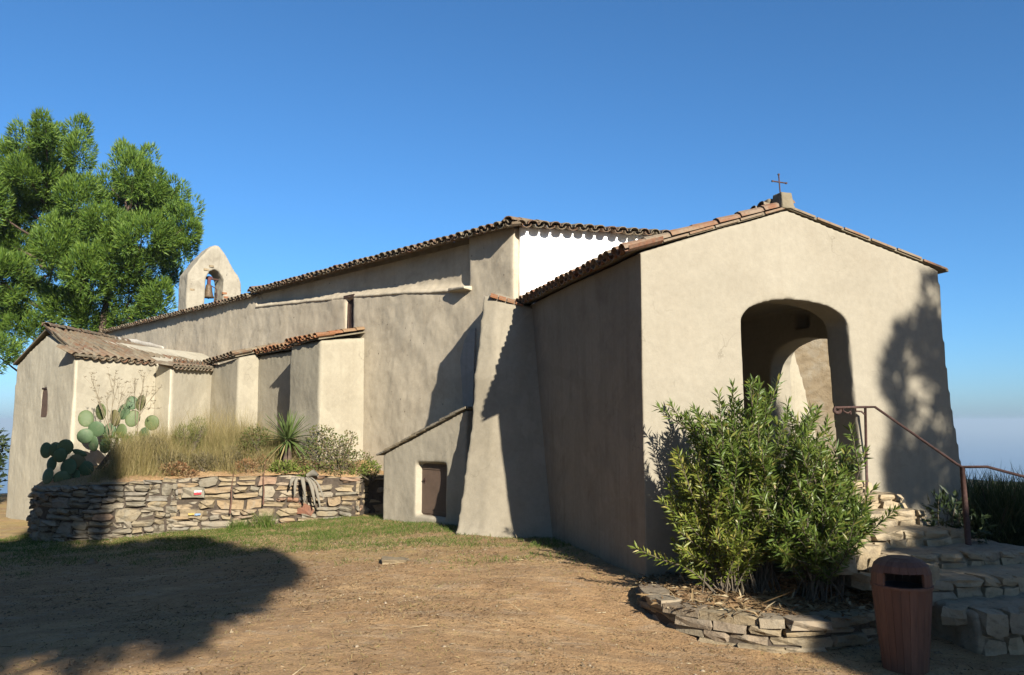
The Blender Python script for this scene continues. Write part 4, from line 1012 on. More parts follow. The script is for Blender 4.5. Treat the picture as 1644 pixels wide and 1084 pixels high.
# dark evergreen at the left edge beyond the chapel
lob = [((-15.4, 23.0, .9), (.9, .9, 1.0)), ((-14.7, 22.2, .2), (.7, .7, .8)), ((-16.2, 23.5, .6), (1.0, 1.0, 1.0))]
def bush(name, base, lobes, label, cat, mat, n_leaf, size, wid, group=None, twigs=14, shell=.3, up=.4):
    o = empty(name, base, label, cat, group)
    parts = []; tot = sum(r[0] * r[1] * r[2] for c, r in lobes)
    for c, r in lobes:
        n = max(20, int(n_leaf * r[0] * r[1] * r[2] / tot)); P, d = rand_in_ellipsoid(n, c, r, shell)
        D = nrm(d + rng.normal(size=(n, 3)) * .7 + [0, 0, up]); N = nrm(rng.normal(size=(n, 3)) + [0, 0, .6])
        parts.append(leaves(P, D, N, size * rng.uniform(.6, 1.3, n), wid * rng.uniform(.7, 1.3, n), .2))
    V, T = join(parts)
    b = MB()
    for k in range(twigs):
        c, r = random.choice(lobes); P, d = rand_in_ellipsoid(1, c, r, .5)
        limb(b, Vector(base) + Vector((random.gauss(0, .04), random.gauss(0, .04), -.03)), Vector(P[0]), .012, .003, n=4, sides=4)
    b.obj("twigs", M['stem'], o)
    obj("foliage", np_mesh(V, T, "foliage"), M[mat], o)
    return o
bush("evergreen_bush", (-15.4, 23, -.9), lob, "dark evergreen bush at the left edge beyond the chapel", "bush", 'evergreen', 5000, .16, .07, twigs=10)

# ------------------------------------------------------------------ trees out of the picture that throw the shadows in it (u: across the light, v: height in the light's silhouette)
TAN = math.tan(R(SUN_EL)); SA, CA = math.sin(R(SUN_AZ)), math.cos(R(SUN_AZ))
def light_pt(u, v, a): return Vector((u * CA - a * SA, u * SA + a * CA, v - TAN * a))
def shade_tree(name, L, a, base_uv, label, **kw):
    lobes = []
    for u, v, ru, rv in L:
        aa = a + random.uniform(-1.0, 1.0); lobes.append((tuple(light_pt(u, v, aa)), ((ru + .0), ru, rv)))
    top = light_pt(L[0][0], L[0][1], a); base = light_pt(base_uv, 0, a); base.z = -.2
    pine(name, tuple(base), tuple(top), lobes, label, None, **kw)
random.seed(41); rng = np.random.default_rng(41)
shade_tree("pine_tree", [(-1.2, 8.7, .72, .62), (-1.05, 8.0, .78, .8), (-1.15, 7.2, .70, .8), (-1.9, 6.3, .8, .9), (-1.6, 4.9, 1.4, 1.4), (0, 4.7, 1.25, 1.4), (1.05, 5.05, .75, .85), (-.2, 5.5, 1.1, .75), (.75, 5.6, .7, .6), (.2, 3.9, .6, .7), (-.6, 4.0, .9, .75), (-2.6, 5.5, 1.2, 1.6), (-1.7, 3.7, .8, .5), (-3.4, 4.7, 1.1, 1.4), (1.25, 5.1, .55, .5), (.6, 4.5, .6, .7), (.3, 5.9, .8, .5), (-.8, 6.0, .8, .55)], -6.0, -2.4,
           "large pine standing behind the viewer whose shadow lies over the left foreground", needle_n=190, puffs=52, nl=.24, nw=.055, r0=.3, puff=.34, shell=.15)
shade_tree("pine_tree", [(9.35, 6.38, .30, .40), (9.55, 5.9, .5, .5), (9.2, 5.6, .62, .6), (8.95, 5.35, .5, .6), (9.15, 4.6, .75, .75), (9.3, 3.8, .95, .8), (10.3, 5.2, .9, 1.2), (10.4, 4.0, 1.0, 1.2), (8.8, 3.9, .42, .5), (9.6, 3.0, 1.1, .6), (11.2, 3.6, 1.0, 1.2)], -5.0, 9.8,
           "slender pine out of frame to the right whose shadow falls on the porch front", needle_n=130, puffs=24, nl=.24, nw=.045, r0=.2, puff=.30, shell=.3)
shade_tree("pine_tree", [(7.5, 2.55, .8, .40), (8.4, 2.5, 1.0, .55), (6.8, 2.15, .7, .42), (6.05, 1.95, .46, .6), (6.1, 1.3, .5, .6), (6.0, 2.5, .40, .36), (6.4, 2.4, .5, .36), (6.6, 1.4, 1.0, .6), (7.6, 1.6, 1.1, .7), (9.0, 2.0, 1.0, .7)], -4.5, 6.8,
           "low spreading pine out of frame to the right shading the steps and bin", needle_n=200, puffs=44, nl=.24, nw=.06, r0=.2, puff=.30)

random.seed(77); rng = np.random.default_rng(77)
# ------------------------------------------------------------------ oleanders in the bed
def oleander(name, base, tips, label, mat, per=.95, leaf=.11):
    o = empty(name, base, label, "shrub")
    b = MB(); LP = []; LD = []
    base = Vector(base)
    for tip in tips:
        tip = Vector(tip); root = base + Vector((random.gauss(0, .10), random.gauss(0, .08), -.03))
        ctrl = root.lerp(tip, .45) + Vector((0, 0, .22 * (tip - root).xy.length)) + Vector((random.gauss(0, .04), random.gauss(0, .04), 0))
        pts = []
        for k in range(9):
            f = k / 8; pts.append(root * (1 - f) ** 2 + ctrl * 2 * f * (1 - f) + tip * f * f)
        b.tube(pts, [.009 - .0008 * k for k in range(9)], 5, False)
        shoots = [(pts[3:], 1.0)]
        for k in range(random.randint(2, 4)):                    # forks
            i = random.randint(3, 7); d = (pts[min(i + 1, 8)] - pts[i]).normalized()
            dd = (d + Vector((random.gauss(0, .5), random.gauss(0, .5), random.uniform(-.1, .4)))).normalized(); L_ = random.uniform(.22, .5)
            br = [pts[i] + dd * L_ * q / 4 + UP * .10 * L_ * (q / 4) ** 2 for q in range(5)]
            b.tube(br, [.007, .006, .005, .004, .003], 4, False); shoots.append((br, .75))
        for pl, w in shoots:
            n = len(pl) - 1
            for i in range(n):
                d = (pl[i + 1] - pl[i]); m = max(2, int(d.length / .026 * per))
                f_tip = (i + 1) / n
                for q in range(m):
                    if random.random() > .35 + .65 * f_tip: continue
                    p = pl[i] + d * (q / m)
                    a0 = random.uniform(0, 6.28); dn = d.normalized(); ax = dn.orthogonal().normalized(); ay = dn.cross(ax)
                    for w3 in range(3):
                        a = a0 + w3 * 2.094; LP.append(p); LD.append((ax * math.cos(a) + ay * math.sin(a)) * 1.0 + dn * random.uniform(.35, 1.3) + UP * .1)
            for w3 in range(6):
                LP.append(pl[-1]); LD.append((pl[-1] - pl[-2]).normalized() + Vector((random.gauss(0, .4), random.gauss(0, .4), random.gauss(0, .3))))
    n = len(LP); P = np.array([tuple(p) for p in LP]); D = nrm(np.array([tuple(p) for p in LD])); N = nrm(rng.normal(size=(n, 3)) * .8 + [.25, -.55, .45])
    V, T = leaves(P, D, N, leaf * rng.uniform(.65, 1.2, n), leaf * .19 * rng.uniform(.8, 1.2, n), .18, .06)
    b.obj("stems", M['stem'], o, kind="stuff")
    obj("foliage", np_mesh(V, T, "foliage"), M[mat], o, kind="stuff")
    print(name, n)
    return o
def spread(Lp, n, Y, jx=14, jy=12, jY=.35):
    out = []
    for k in range(n):
        x, y, dY = Lp[k % len(Lp)]; out.append(tuple(at_px(x + random.gauss(0, jx), y + random.gauss(0, jy), Y + dY + random.gauss(0, jY))))
    return out
oleander("oleander", (2.55, 8.5, .03), spread([(1215, 632, 0), (1185, 650, 0.1), (1240, 645, 0.1), (1155, 675, 0), (1262, 650, 0.1), (1285, 690, 0.0), (1133, 685, 0.1), (1113, 701, 0.2), (1200, 680, -0.3), (1240, 696, -0.3), (1153, 718, -0.2), (1300, 723, -0.1), (1275, 753, -0.2), (1220, 753, -0.4), (1180, 748, -0.35), (1093, 743, 0.3), (1078, 701, 0.35)], 50, 8.4, 16, 13, .2), "tall leafy oleander against the porch front, tallest in the middle of the bed", 'oleander')
oleander("oleander", (2.2, 8.35, .02), spread([(1123, 765, 0), (1117, 790, 0.1), (1138, 735, 0.1), (1158, 795, -0.2), (1198, 785, -0.2), (1122, 830, -0.05), (1138, 860, -0.15), (1188, 870, -0.2), (1112, 760, 0.2), (1223, 840, -0.2), (1168, 750, 0), (1133, 900, -0.1), (1168, 910, -0.15), (1208, 900, -0.15), (1127, 875, 0.1), (1110, 850, 0.2), (1107, 905, 0.1), (1092, 800, 0.25)], 54, 8.4, 13, 14, .14), "yellowish lower oleander at the left front of the bed", 'oleander_y', leaf=.10)
oleander("oleander", (3.02, 8.2, .02), spread([(1305, 710, 0), (1330, 735, 0), (1345, 765, -.1), (1325, 785, -.2), (1365, 825, -.1), (1355, 850, -.1), (1310, 800, -.25), (1285, 830, -.25), (1320, 870, -.25), (1295, 770, 0), (1335, 885, -.15), (1260, 860, -.25), (1300, 740, .1), (1285, 900, -.25), (1320, 905, -.15), (1385, 835, -.1), (1380, 870, -.15), (1365, 720, .0), (1365, 795, -.1)], 56, 8.15, 13, 12, .15), "spreading oleander at the right end of the bed beside the steps", 'oleander')

# ------------------------------------------------------------------ plants of the terrace
def ellipsoid(seg=14, rings_=8):
    vs = []; fs = []
    for i in range(rings_ + 1):
        ph = math.pi * i / rings_
        for j in range(seg):
            th = 2 * math.pi * j / seg; vs.append((math.sin(ph) * math.cos(th), math.sin(ph) * math.sin(th), math.cos(ph)))
    for i in range(rings_):
        for j in range(seg): fs.append((i * seg + j, i * seg + (j + 1) % seg, (i + 1) * seg + (j + 1) % seg, (i + 1) * seg + j))
    me = mesh(vs, fs, "pad", True); me.materials.append(M['cactus']); return me
PAD = ellipsoid()
def cactus(base, pads, Y, label):
    o = empty("prickly_pear", base, label, "cactus")
    for x, y, rx, ry, tilt, dy in pads:
        Yc = Y + dy; k = Yc / 1293; c = at_px(x, y, Yc)
        m = Matrix.Translation(c) @ Matrix.Rotation(random.uniform(-.5, .5), 4, 'Z') @ Matrix.Rotation(tilt, 4, 'Y') @ Matrix.Rotation(random.uniform(-.25, .25), 4, 'X') @ Matrix.Diagonal((rx * k, .036, ry * k, 1))
        obj("pad", PAD, None, o, m)
    b = MB(); x, y = sum(p[0] for p in pads) / len(pads), max(p[1] for p in pads)
    b.tube([Vector(base) - UP * .05, at_px(x, y, Y), at_px(x, y - 12, Y)], [.045, .04, .03], 7); b.obj("stem", M['bark'], o, True)
    return o
cactus((-8.25, 16.0, .75), [(138, 672, 11.5, 14, -.2, 0), (162, 661, 11.5, 14, .25, .05), (155, 689, 13, 13, .1, .02), (137, 700, 12.5, 12, -.3, -.05), (185, 671, 10.5, 13.5, -.1, .05), (199, 661, 9.5, 13.5, .35, .1), (212, 647, 9.5, 11.5, -.1, .12), (226, 647, 8.5, 13.5, .4, .1), (176, 692, 11, 13, .2, .1), (244, 679, 11.5, 12.5, .1, .15), (195, 692, 11, 12, .2, .1), (213, 672, 11, 14, .3, .14), (150, 712, 12, 13, .1, .03), (232, 698, 11, 12, .2, .15), (205, 712, 12, 13, .0, .12), (170, 715, 12, 13, .0, .08)], 16.0, "sunlit prickly pear with round pads against the chapel wall")
cactus((-8.35, 15.1, .55), [(74, 723, 10.5, 13, -.15, .15), (89, 722, 10, 12.5, .1, .1), (105, 718, 12, 13, .1, -.05), (97, 731, 10, 12, .2, -.1), (83, 745, 11, 12, -.1, .0), (77, 764, 13, 13.5, -.1, -.1), (100, 768, 13, 12, .1, -.08), (110, 750, 14, 14, .2, -.02), (124, 741, 13, 12, .5, .08), (128, 727, 13, 5, .3, .1), (120, 766, 12, 12, .1, .05), (138, 752, 12, 12, .3, .12)], 15.2, "shaded dark prickly pear at the left end of the terrace wall")

# yucca
yc = at_px(462, 706, 16.0); yb = Vector((yc.x, 16.0, .92))
yucca = empty("yucca", yb, "spiky green yucca rosette on the terrace", "yucca")
b = MB(); b.tube([yb - UP * .1, Vector(yc)], [.09, .08], 8); b.obj("stem", M['bark'], yucca, True)
for k in range(135):
    el = math.asin(random.uniform(-.72, .98)); az = random.uniform(0, 6.283)
    d = Vector((math.cos(el) * math.cos(az), math.cos(el) * math.sin(az), math.sin(el))); L_ = random.uniform(.48, .66); s_ = d.cross(UP).normalized() if abs(d.z) < .98 else Vector((1, 0, 0)); n_ = s_.cross(d)
    p0 = Vector(yc) + d * .05; dr_ = .10 if el < .3 else .03
    pts = [(p0, .013), (p0 + d * L_ * .35, .017), (p0 + d * L_ * .7 - UP * dr_ * .5 * L_, .012), (p0 + d * L_ - UP * dr_ * L_ * 1.6, .001)]
    vs = []; fs = []
    for p, w in pts: vs += [p - s_ * w, p + n_ * -.006, p + s_ * w]
    for i in range(3): fs += [(i * 3, i * 3 + 1, i * 3 + 4, i * 3 + 3), (i * 3 + 1, i * 3 + 2, i * 3 + 5, i * 3 + 4)]
    q = MB(); q.add(vs, fs); q.obj("leaf", M['yucca'] if el > -.62 else M['straw'], yucca)

# dead agave leaves hanging over the wall
ag = at_px(503, 768, 15.55); agave = empty("dead_agave", ag, "dead grey agave leaves hanging over the terrace wall", "agave")
for k, (dx, L_, w) in enumerate([(-.02, .55, .045), (.05, .72, .05), (.11, .66, .045), (.17, .78, .055), (.23, .86, .05), (.10, .50, .05), (.28, .62, .03), (-.10, .28, .06)]):
    p = Vector(ag) + Vector((-.28 + dx * .6, -.02 - .01 * k, .02)); vs = []; fs = []
    out_ = Vector((random.uniform(.0, .09) + (dx * .25), -.13, 0))
    for i in range(8):
        f = i / 7; c = p + Vector((dx * .8 * f, 0, 0)) + out_ * math.sin(min(1, f * 1.6) * 1.57) * 1.1 + UP * (.05 * math.sin(f * 3.14 * .8) - L_ * .8 * max(0, f - .12) ** 1.15)
        ww = w * .72 * (1 - f) ** .5 + .004; vs += [c + Vector((-ww, .012 * math.sin(i), 0)), c + Vector((0, -.02, 0)), c + Vector((ww, .012, 0))]
    for i in range(7): fs += [(i * 3, i * 3 + 1, i * 3 + 4, i * 3 + 3), (i * 3 + 1, i * 3 + 2, i * 3 + 5, i * 3 + 4)]
    q = MB(); q.add(vs, fs); q.obj("leaf", M['deadleaf'], agave, True)
q = MB(); q.tube([Vector(ag) + Vector((-.14, .08, .05)), Vector(ag) + Vector((0, -.01, .10)), Vector(ag) + Vector((.1, -.05, .06))], [.03, .07, .03], 8); q.obj("stump", M['deadleaf'], agave, True)

# dry umbel stalks
def umbel(base, tips, label):
    o = empty("dry_fennel", base, label, "dry plant"); b = MB(); base = Vector(base); hub = Vector(tips[0]); trunk_top = base.lerp(hub, .62)
    b.tube([base, base.lerp(hub, .3) + Vector((.03, 0, 0)), trunk_top, hub], [.012, .010, .008, .004], 5); b.obj("stalk", M['drystem'], o)
    b2 = MB()
    for t_ in tips:
        t_ = Vector(t_); f = random.uniform(.25, .6); s_ = base.lerp(hub, f) if t_ != hub else trunk_top
        b2.tube([s_, s_.lerp(t_, .5) + UP * .04, t_], [.006, .005, .003], 4, False)
        for k in range(7):
            g_ = t_ + Vector((random.gauss(0, .09), random.gauss(0, .09), random.gauss(.05, .06))); st = s_.lerp(t_, random.uniform(.6, 1))
            b2.tube([st, g_], [.003, .002], 3, False)
            for q in range(5): b2.tube([g_, g_ + Vector((random.gauss(0, .022), random.gauss(0, .022), random.uniform(.005, .035)))], [.002, .005], 3, False)
    b2.obj("umbels", M['drystem'], o, kind="stuff")
umbel(at_px(178, 735, 15.7), [at_px(x, y, 15.7 + random.uniform(-.1, .1)) for x, y in ((171, 640), (146, 608), (184, 604), (197, 628), (158, 645), (190, 615), (152, 622), (205, 640))], "tall dry fennel stalk with umbels in front of the sunlit prickly pear")
umbel(at_px(212, 730, 15.9), [at_px(x, y, 15.9 + random.uniform(-.1, .1)) for x, y in ((232, 604), (216, 620), (236, 632), (246, 655), (224, 640), (250, 630))], "second dry fennel stalk leaning right against the chapel wall")

# tall dry grass, uncountable
def on_terrace(n, x0, x1, d0, d1):
    x = rng.uniform(x0, x1, n); d = rng.uniform(d0, d1, n)
    return np.array([(xx, path_y(xx) + dd, terr_z(xx, path_y(xx) + dd) - .02) for xx, dd in zip(x, d)])
def grass_mesh(name, sets, material, label):
    parts = []
    for P, L, W, lean, bend in sets:
        n = len(P); L = L * np.array([.78 + .55 * noise.noise((p[0] * 1.5, p[1] * 1.5, 4)) for p in P.tolist()]); wild = np.where(rng.random(n) < .12, 3.2, 1.0)[:, None]; D = nrm(rng.normal(size=(n, 3)) * [lean, lean, 0] * wild + [0.04, 0, 1]); parts.append(bent_blades(P, D, L * rng.uniform(.5, 1.15, n), W * rng.uniform(.6, 1.3, n), bend * rng.uniform(.2, 1.6, n)))
    V, T = join(parts); o = obj(name, np_mesh(V, T, name), material); tag(o, label, kind="stuff"); return o
def tuft_pts(n_t, per, x0, x1, d0, d1, r_):
    c = on_terrace(n_t, x0, x1, d0, d1); P = np.repeat(c, per, 0); P[:, :2] += rng.normal(size=(len(P), 2)) * r_; return P
S1 = tuft_pts(210, 70, -7.3, -4.6, .5, 1.7, .07)
S2 = tuft_pts(60, 45, -7.6, -4.2, .25, .8, .06)
S3 = on_terrace(2600, -8.9, -2.6, .15, 1.6)
S4 = tuft_pts(70, 45, -6.9, -5.2, 1.2, 2.4, .08)
grass_mesh("dry_grass", [(S1, np.full(len(S1), .88), .006, .15, .26), (S2, np.full(len(S2), .38), .006, .35, .4), (S3, np.full(len(S3), .16), .006, .5, .5), (S4, np.full(len(S4), 1.35), .0045, .10, .2)], M['straw'], "tall straw coloured dry grass along the terrace")
S5 = tuft_pts(42, 60, -6.8, -4.7, .7, 1.5, .08)
grass_mesh("green_grass", [(S5, np.full(len(S5), .68), .008, .18, .3)], M['strawgreen'], "olive green grass growing through the dry terrace grass")

# bushes of the terrace
def px_lobes(L, Y): return [(tuple(at_px(x, y, Y + dy)), (rx * Y / 1293, rx * Y / 1293 * .8, ry * Y / 1293)) for x, y, rx, ry, dy in L]
bush("grey_bush", at_px(235, 765, 15.3), px_lobes([(205, 735, 26, 26, 0), (240, 730, 30, 28, .1), (275, 745, 25, 20, 0), (185, 755, 20, 18, -.1)], 15.4), "grey brown dry bush between the cactus and the tall grass", "bush", 'bushgrey', 5200, .075, .016, twigs=30, up=.9)
bush("rusty_bush", at_px(285, 768, 15.4), px_lobes([(280, 755, 24, 12, -.05), (305, 762, 14, 7, -.05)], 15.3), "low rusty brown dry leaves on the wall top", "bush", 'bushrust', 900, .05, .03, twigs=10)
bush("bramble", at_px(545, 760, 16.2), px_lobes([(515, 702, 24, 20, .1), (545, 722, 26, 20, 0), (578, 738, 20, 14, .1), (500, 735, 26, 18, -.2), (540, 750, 34, 12, -.2), (560, 705, 16, 14, .2)], 16.2), "reddish green bramble right of the yucca", "bush", 'bushgreen', 2300, .055, .028, twigs=60)
bush("leafy_weed", at_px(440, 768, 15.75), px_lobes([(455, 752, 22, 12, 0), (430, 762, 12, 8, 0), (490, 758, 14, 9, 0)], 15.75), "bright green leafy weed under the yucca", "weed", 'bushbright', 900, .05, .032, twigs=12)
bush("leafy_weed", at_px(595, 770, 16.2), px_lobes([(595, 752, 16, 12, 0), (575, 760, 14, 8, -.1)], 16.2), "bright green weed beside the shed corner", "weed", 'bushbright', 700, .05, .026, twigs=12)
bush("leafy_weed", at_px(180, 735, 15.9), px_lobes([(185, 712, 22, 18, 0), (215, 710, 20, 16, .1)], 15.8), "feathery yellow green weed at the foot of the sunlit prickly pear", "weed", 'strawgreen', 1800, .07, .010, twigs=16, up=1.0)
bush("leafy_weed", at_px(415, 730, 16.0), px_lobes([(410, 705, 24, 22, 0), (395, 725, 22, 18, 0)], 16.0), "olive weed left of the yucca", "weed", 'bushgreen', 1500, .05, .018, twigs=16, up=.8)

bush("grey_bush", at_px(340, 765, 15.6), px_lobes([(325, 745, 24, 18, 0), (355, 750, 22, 16, .1), (372, 735, 18, 18, .2)], 15.6), "brown twiggy bush in the middle of the tall grass", "bush", 'bushgrey', 2600, .06, .013, twigs=34, up=.9)
bush("rusty_bush", at_px(400, 765, 15.7), px_lobes([(395, 752, 22, 14, 0), (420, 745, 16, 14, .1)], 15.7), "rusty dry shrub left of the bright weed", "bush", 'bushrust', 900, .05, .018, twigs=26, up=.7)
bush("leafy_weed", at_px(300, 745, 15.8), px_lobes([(300, 705, 22, 24, 0), (318, 690, 14, 20, .1)], 15.9), "olive feathery weed rising out of the dry grass behind the rusty leaves", "weed", 'strawgreen', 1500, .08, .008, twigs=20, up=1.2)
# tufts and stalks at the wall foot
for x, y, h, lab in ((384, 842, .22, "small dark green grass tuft at the wall foot, left of a larger tuft"), (425, 850, .34, "large dark green grass tuft at the foot of the terrace wall")):
    p = at_px(x, y, 15.0); p.z = ground_z(p.x, p.y) - .02; o = empty("grass_tuft", p, lab, "grass tuft", None)
    n = 260; P = np.tile(np.array(p), (n, 1)) + rng.normal(size=(n, 3)) * [.09, .05, 0]
    V, T = bent_blades(P, nrm(rng.normal(size=(n, 3)) * [.4, .3, 0] + [0, 0, 1]), h * rng.uniform(.5, 1.2, n), .009 * np.ones(n), .35 * rng.uniform(.2, 1.5, n)); obj("blades", np_mesh(V, T, "blades"), M['grass'], o, kind="stuff")
for x0, y0, x1, y1, lab in ((368, 825, 372, 785, "reddish dry stalk against the wall, left of another stalk"), (417, 812, 419, 768, "reddish dry stalk against the wall below the yucca")):
    q = at_px(x0, y0, 15.1); r_ = at_px(x1, y1, 15.2); o = MB(); pth = path_y(q.x) - .07
    o.tube([Vector((q.x, pth - .04, q.z)), Vector(((q.x + r_.x) / 2 + .015, pth - .03, (q.z + r_.z) / 2)), Vector((r_.x, pth, r_.z)), Vector((r_.x + .01, pth + .1, r_.z + .35))], [.017, .014, .009, .004], 6)
    tag(o.obj("dry_stalk", M['redstem'], None, True), lab, "dry stalk")

# shrubs right of the steps
def broom(name, base, h, n, spread_, label, mat='broom'):
    o = empty(name, base, label, "shrub"); base = Vector(base)
    P = np.tile(np.array(base), (n, 1)) + rng.normal(size=(n, 3)) * [spread_ * .45, spread_ * .45, 0]
    D = nrm(rng.normal(size=(n, 3)) * [.45, .45, .1] + [0, 0, 1]); P = P + D * (rng.uniform(0, .65, n)[:, None] * h)
    V, T = bent_blades(P, D + rng.normal(size=(n, 3)) * .2, .38 * h * rng.uniform(.5, 1.2, n), .012 * np.ones(n), .12 * np.ones(n))
    b = MB()
    for k in range(18): limb(b, base + Vector((random.gauss(0, spread_ * .2), random.gauss(0, spread_ * .2), -.05)), base + Vector((random.gauss(0, spread_ * .6), random.gauss(0, spread_ * .6), h * random.uniform(.5, .9))), .014, .004, n=4, sides=4)
    b.obj("twigs", M['bark'], o, kind="stuff"); obj("foliage", np_mesh(V, T, "foliage"), M[mat], o, kind="stuff")
broom("broom_shrub", (6.25, 10.6, -.05), 1.28, 5200, .55, "dark bushy broom shrub behind the hand rail post")
broom("broom_shrub", (7.35, 10.9, -.1), 1.34, 5200, .6, "broom shrub at the right edge beyond the steps")
broom("broom_shrub", (6.9, 9.6, -.05), .85, 2600, .6, "lower dark broom shrub beside the lower steps")
bush("laurel_seedling", (4.95, 9.35, .3), [((4.95, 9.3, .72), (.24, .2, .22)), ((5.15, 9.2, .55), (.2, .2, .2))], "small dark leafy shrub at the foot of the porch corner", "shrub", 'evergreen', 260, .11, .035, twigs=14)

# ------------------------------------------------------------------ loose things and litter on the ground
st = stone_p = at_px(633, 914, 10.4); st.z = ground_z(st.x, st.y) + .01
o = obj("loose_stone", STONE['stone_ochre'][3], None, None, Matrix.Translation(st) @ Matrix.Rotation(.2, 4, 'Z') @ Matrix.Diagonal((.36, .30, .085, 1))); tag(o, "pale flat stone lying in the dry grass", "stone")
for x, y, s_, lab in ((405, 1020, .16, "small flat stone in the foreground soil near the shadow edge"), (860, 975, .14, "small grey stone sunk in the soil left of the bed")):
    p = at_px(x, y, 8.0); r_ = (p - Vector((0, 0, CAM_Z))); p = Vector((0, 0, CAM_Z)) + r_ * ((ground_z(p.x, 0) - CAM_Z) / r_.z); o = obj("loose_stone", random.choice(STONE['stone_step']), None, None, Matrix.Translation(p + UP * .005) @ Matrix.Diagonal((s_, s_ * .7, .05, 1))); tag(o, lab, "stone")
def ground_pts(n, x0, x1, y0, y1):
    x = rng.uniform(x0, x1, n); y = rng.uniform(y0, y1, n)
    return x, y
def zg(x, y): return np.array([full_ground(a, b_) for a, b_ in zip(x, y)])
def litter(name, P, size, label, material='litter'):
    n = len(P); D = nrm(rng.normal(size=(n, 3)) * [1, 1, .22]); N = nrm(rng.normal(size=(n, 3)) * .35 + [0, 0, 1])
    V, T = leaves(P, D, N, size * np.exp(rng.normal(-.1, .45, n)), size * .32 * rng.uniform(.5, 1.5, n), .25); o = obj(name, np_mesh(V, T, name), M[material]); tag(o, label, kind="stuff")
# litter lies in drifts
x, y = ground_pts(110000, -8, 4.2, 4.8, 15)
w = np.array([noise.noise((a * .8, b_ * .8, 4)) + .6 * noise.noise((a * 2.6, b_ * 2.6, 7)) for a, b_ in zip(x, y)])
k = (w > rng.uniform(-.5, .75, len(x))); x, y = x[k], y[k]
keep = np.array([not inside(a, b_, poly) and not (b_ > path_y(a) - .1 and a < -1.9) for a, b_ in zip(x, y)]); x, y = x[keep], y[keep]
litter("leaf_litter", np.stack([x, y, zg(x, y) + .005], 1), .030, "scattered dead leaves and twigs on the dry ground")
bxs = []; 
while len(bxs) < 2600:
    a, b_ = random.uniform(1.2, 3.8), random.uniform(7.2, 10.0)
    if inside(a, b_, poly): bxs.append((a, b_, bed_z(a, b_) + .012))
litter("bed_litter", np.array(bxs), .085, "dead oleander leaves covering the bed soil")
# short grass near the wall and thin dry grass elsewhere
x, y = ground_pts(120000, -9.5, 1.6, 9.0, 15.9)
w = np.array([noise.noise((a * .9, b_ * 1.3, 1)) + .5 * noise.noise((a * 3, b_ * 3, 2)) for a, b_ in zip(x, y)]) + (y + .12 * x - 11.2) * .38
k = w > rng.uniform(-.15, .9, len(x)); x, y = x[k], y[k]
keep = np.array([b_ < path_y(a) - .02 if a < -1.9 else b_ < 14.6 for a, b_ in zip(x, y)]); x, y = x[keep], y[keep]
P = np.stack([x, y, zg(x, y) - .005], 1)
grass_mesh("short_grass", [(P, np.full(len(P), .085), .007, .55, .5)], M['grass'], "short patchy green grass along the foot of the walls")
x, y = ground_pts(26000, -7, 3.5, 5, 12.5)
w = np.array([noise.noise((a * .7, b_ * .7, 11)) + .5 * noise.noise((a * 2.2, b_ * 2.2, 12)) for a, b_ in zip(x, y)])
k = w > rng.uniform(-.3, .7, len(x)); x, y = x[k], y[k]
keep = np.array([not inside(a, b_, poly) for a, b_ in zip(x, y)]); x, y = x[keep], y[keep]
P = np.stack([x, y, zg(x, y) - .004], 1)
grass_mesh("dry_ground_grass", [(P, np.full(len(P), .06), .005, .9, .6)], M['straw'], "thin dry grass blades on the brown soil")

# ------------------------------------------------------------------ pines added out of the picture to dim the sky light
belt = [(-8.5, -2.5), (-11.5, 1.5), (-14, 5.0), (-16.5, 9.5), (-19.5, 14), (-6.5, -8.5), (-12.5, -6), (-17, -1.5), (16.2, 3.5), (17.5, 8), (18.5, -2), (20, 3), (19.5, 13), (-2, -29), (5, -31), (12, -30), (19, -27), (-9, -24), (25, -20)]
first = None
for k, (x, y) in enumerate(belt):
    lab = "unseen pine added out of the picture to block sky light"
    if first is None:
        lobes = []
        for q in range(26):
            z = random.uniform(1.6, 10.2); rr = 2.3 * (1 - ((z - 4.5) / 7.0) ** 2) ** .5; an = random.uniform(0, 6.28); r_ = random.uniform(.75, 1.25)
            lobes.append(((x + math.cos(an) * rr * .62, y + math.sin(an) * rr * .62, z), (r_, r_, r_ * .8)))
        first = pine("sky_blocker_pine", (x, y, -.3), (x, y, 10.5), lobes, lab, "pines added out of frame to block sky light", needle_n=150, puffs=9, nl=.30, nw=.07, r0=.24, puff=.5)
        parts_ = [c for c in bpy.data.objects if c.parent == first]
        home = Vector((x, y, -.3))
    else:
        o = first.copy(); col.objects.link(o); sc_ = random.uniform(.85, 1.15)
        o.matrix_basis = Matrix.Translation((x, y, full_ground(x, y) - .1)) @ Matrix.Rotation(random.uniform(0, 6.28), 4, 'Z') @ Matrix.Scale(sc_, 4)
        for c in parts_:
            d = c.copy(); col.objects.link(d); d.parent = o; d.matrix_parent_inverse = c.matrix_parent_inverse.copy()

# ------------------------------------------------------------------ sea air
hz = NT("sea_haze"); hz.n.remove(hz.b)
pv = hz.n.new("ShaderNodeVolumePrincipled"); pv.inputs["Color"].default_value = (0.36, 0.465, 0.575, 1); pv.inputs["Density"].default_value = 0.00025
pv.inputs["Density Attribute"].default_value = ""; pv.inputs["Temperature Attribute"].default_value = ""; pv.inputs["Anisotropy"].default_value = 0.0
hz.lk(pv.outputs[0], hz.out.inputs["Volume"])
b = MB(); b.box((0, 0, -72.5), 124000, 124000, 179); hazeo = b.obj("haze", hz.m); tag(hazeo, "thin bluish sea haze over the far water", kind="stuff")

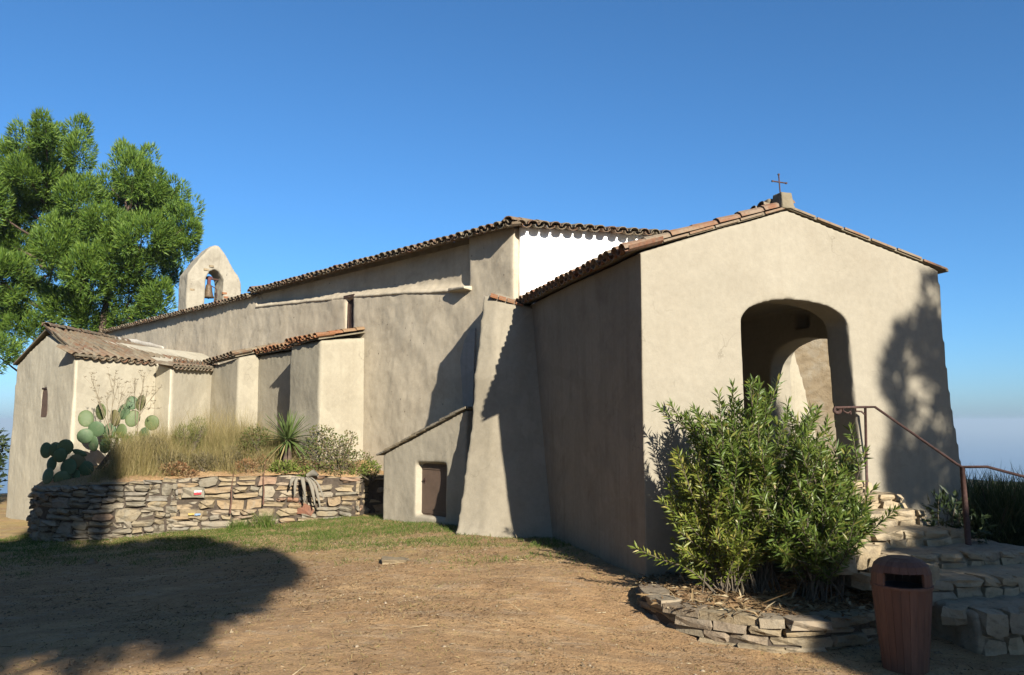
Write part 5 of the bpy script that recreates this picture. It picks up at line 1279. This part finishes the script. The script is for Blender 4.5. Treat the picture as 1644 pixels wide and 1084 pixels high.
# pebbles and clods
n = 5200; x, y = ground_pts(n, -8, 4.0, 4.6, 14.5)
w = np.array([noise.noise((a * .6, b_ * .6, 21)) + .5 * noise.noise((a * 2, b_ * 2, 22)) for a, b_ in zip(x, y)])
k = w > rng.uniform(-.5, .6, n); x, y = x[k], y[k]
keep = np.array([not inside(a, b_, poly) and not (b_ > path_y(a) - .1 and a < -1.9) for a, b_ in zip(x, y)]); x, y = x[keep], y[keep]; n = len(x)
oct_v = np.array([(1, 0, 0), (0, 1, 0), (-1, 0, 0), (0, -1, 0), (0, 0, .7), (0, 0, -.5)]); oct_f = np.array([(0, 1, 4), (1, 2, 4), (2, 3, 4), (3, 0, 4), (1, 0, 5), (2, 1, 5), (3, 2, 5), (0, 3, 5)])
sz = np.exp(rng.normal(-4.55, .5, n)); an = rng.uniform(0, 6.28, n)
V = oct_v[None] * (sz[:, None, None] * rng.uniform(.6, 1.4, (n, 6, 3)))
ca, sa = np.cos(an)[:, None], np.sin(an)[:, None]
V = np.stack([V[..., 0] * ca - V[..., 1] * sa, V[..., 0] * sa + V[..., 1] * ca, V[..., 2]], -1) + np.stack([x, y, zg(x, y)], 1)[:, None, :]
T = (oct_f[None] + (np.arange(n) * 6)[:, None, None]).reshape(-1, 3)
peb = obj("pebbles", np_mesh(V.reshape(-1, 3), T, "pebbles"), leaf_mat("pebble", [(0, (0.09, 0.065, 0.042)), (0.6, (0.16, 0.12, 0.075)), (1, (0.25, 0.20, 0.14))], 0.0, 0.9, 0.1)); tag(peb, "small pebbles and clods strewn on the soil", kind="stuff")

n = 2600; x, y = ground_pts(n, -8, 4.0, 4.6, 14)
keep = np.array([not inside(a, b_, poly) and not (b_ > path_y(a) - .1 and a < -1.9) and noise.noise((a * .7, b_ * .7, 31)) > -.15 for a, b_ in zip(x, y)]); x, y = x[keep], y[keep]; n = len(x)
V, T = blades(np.stack([x, y, zg(x, y) + .008], 1), nrm(rng.normal(size=(n, 3)) * [1, 1, .06]), np.exp(rng.normal(-2.5, .5, n)), np.full(n, .0075))
tw = obj("fallen_twigs", np_mesh(V, T, "fallen_twigs"), M['litter']); tag(tw, "thin fallen twigs and straws on the soil", kind="stuff")
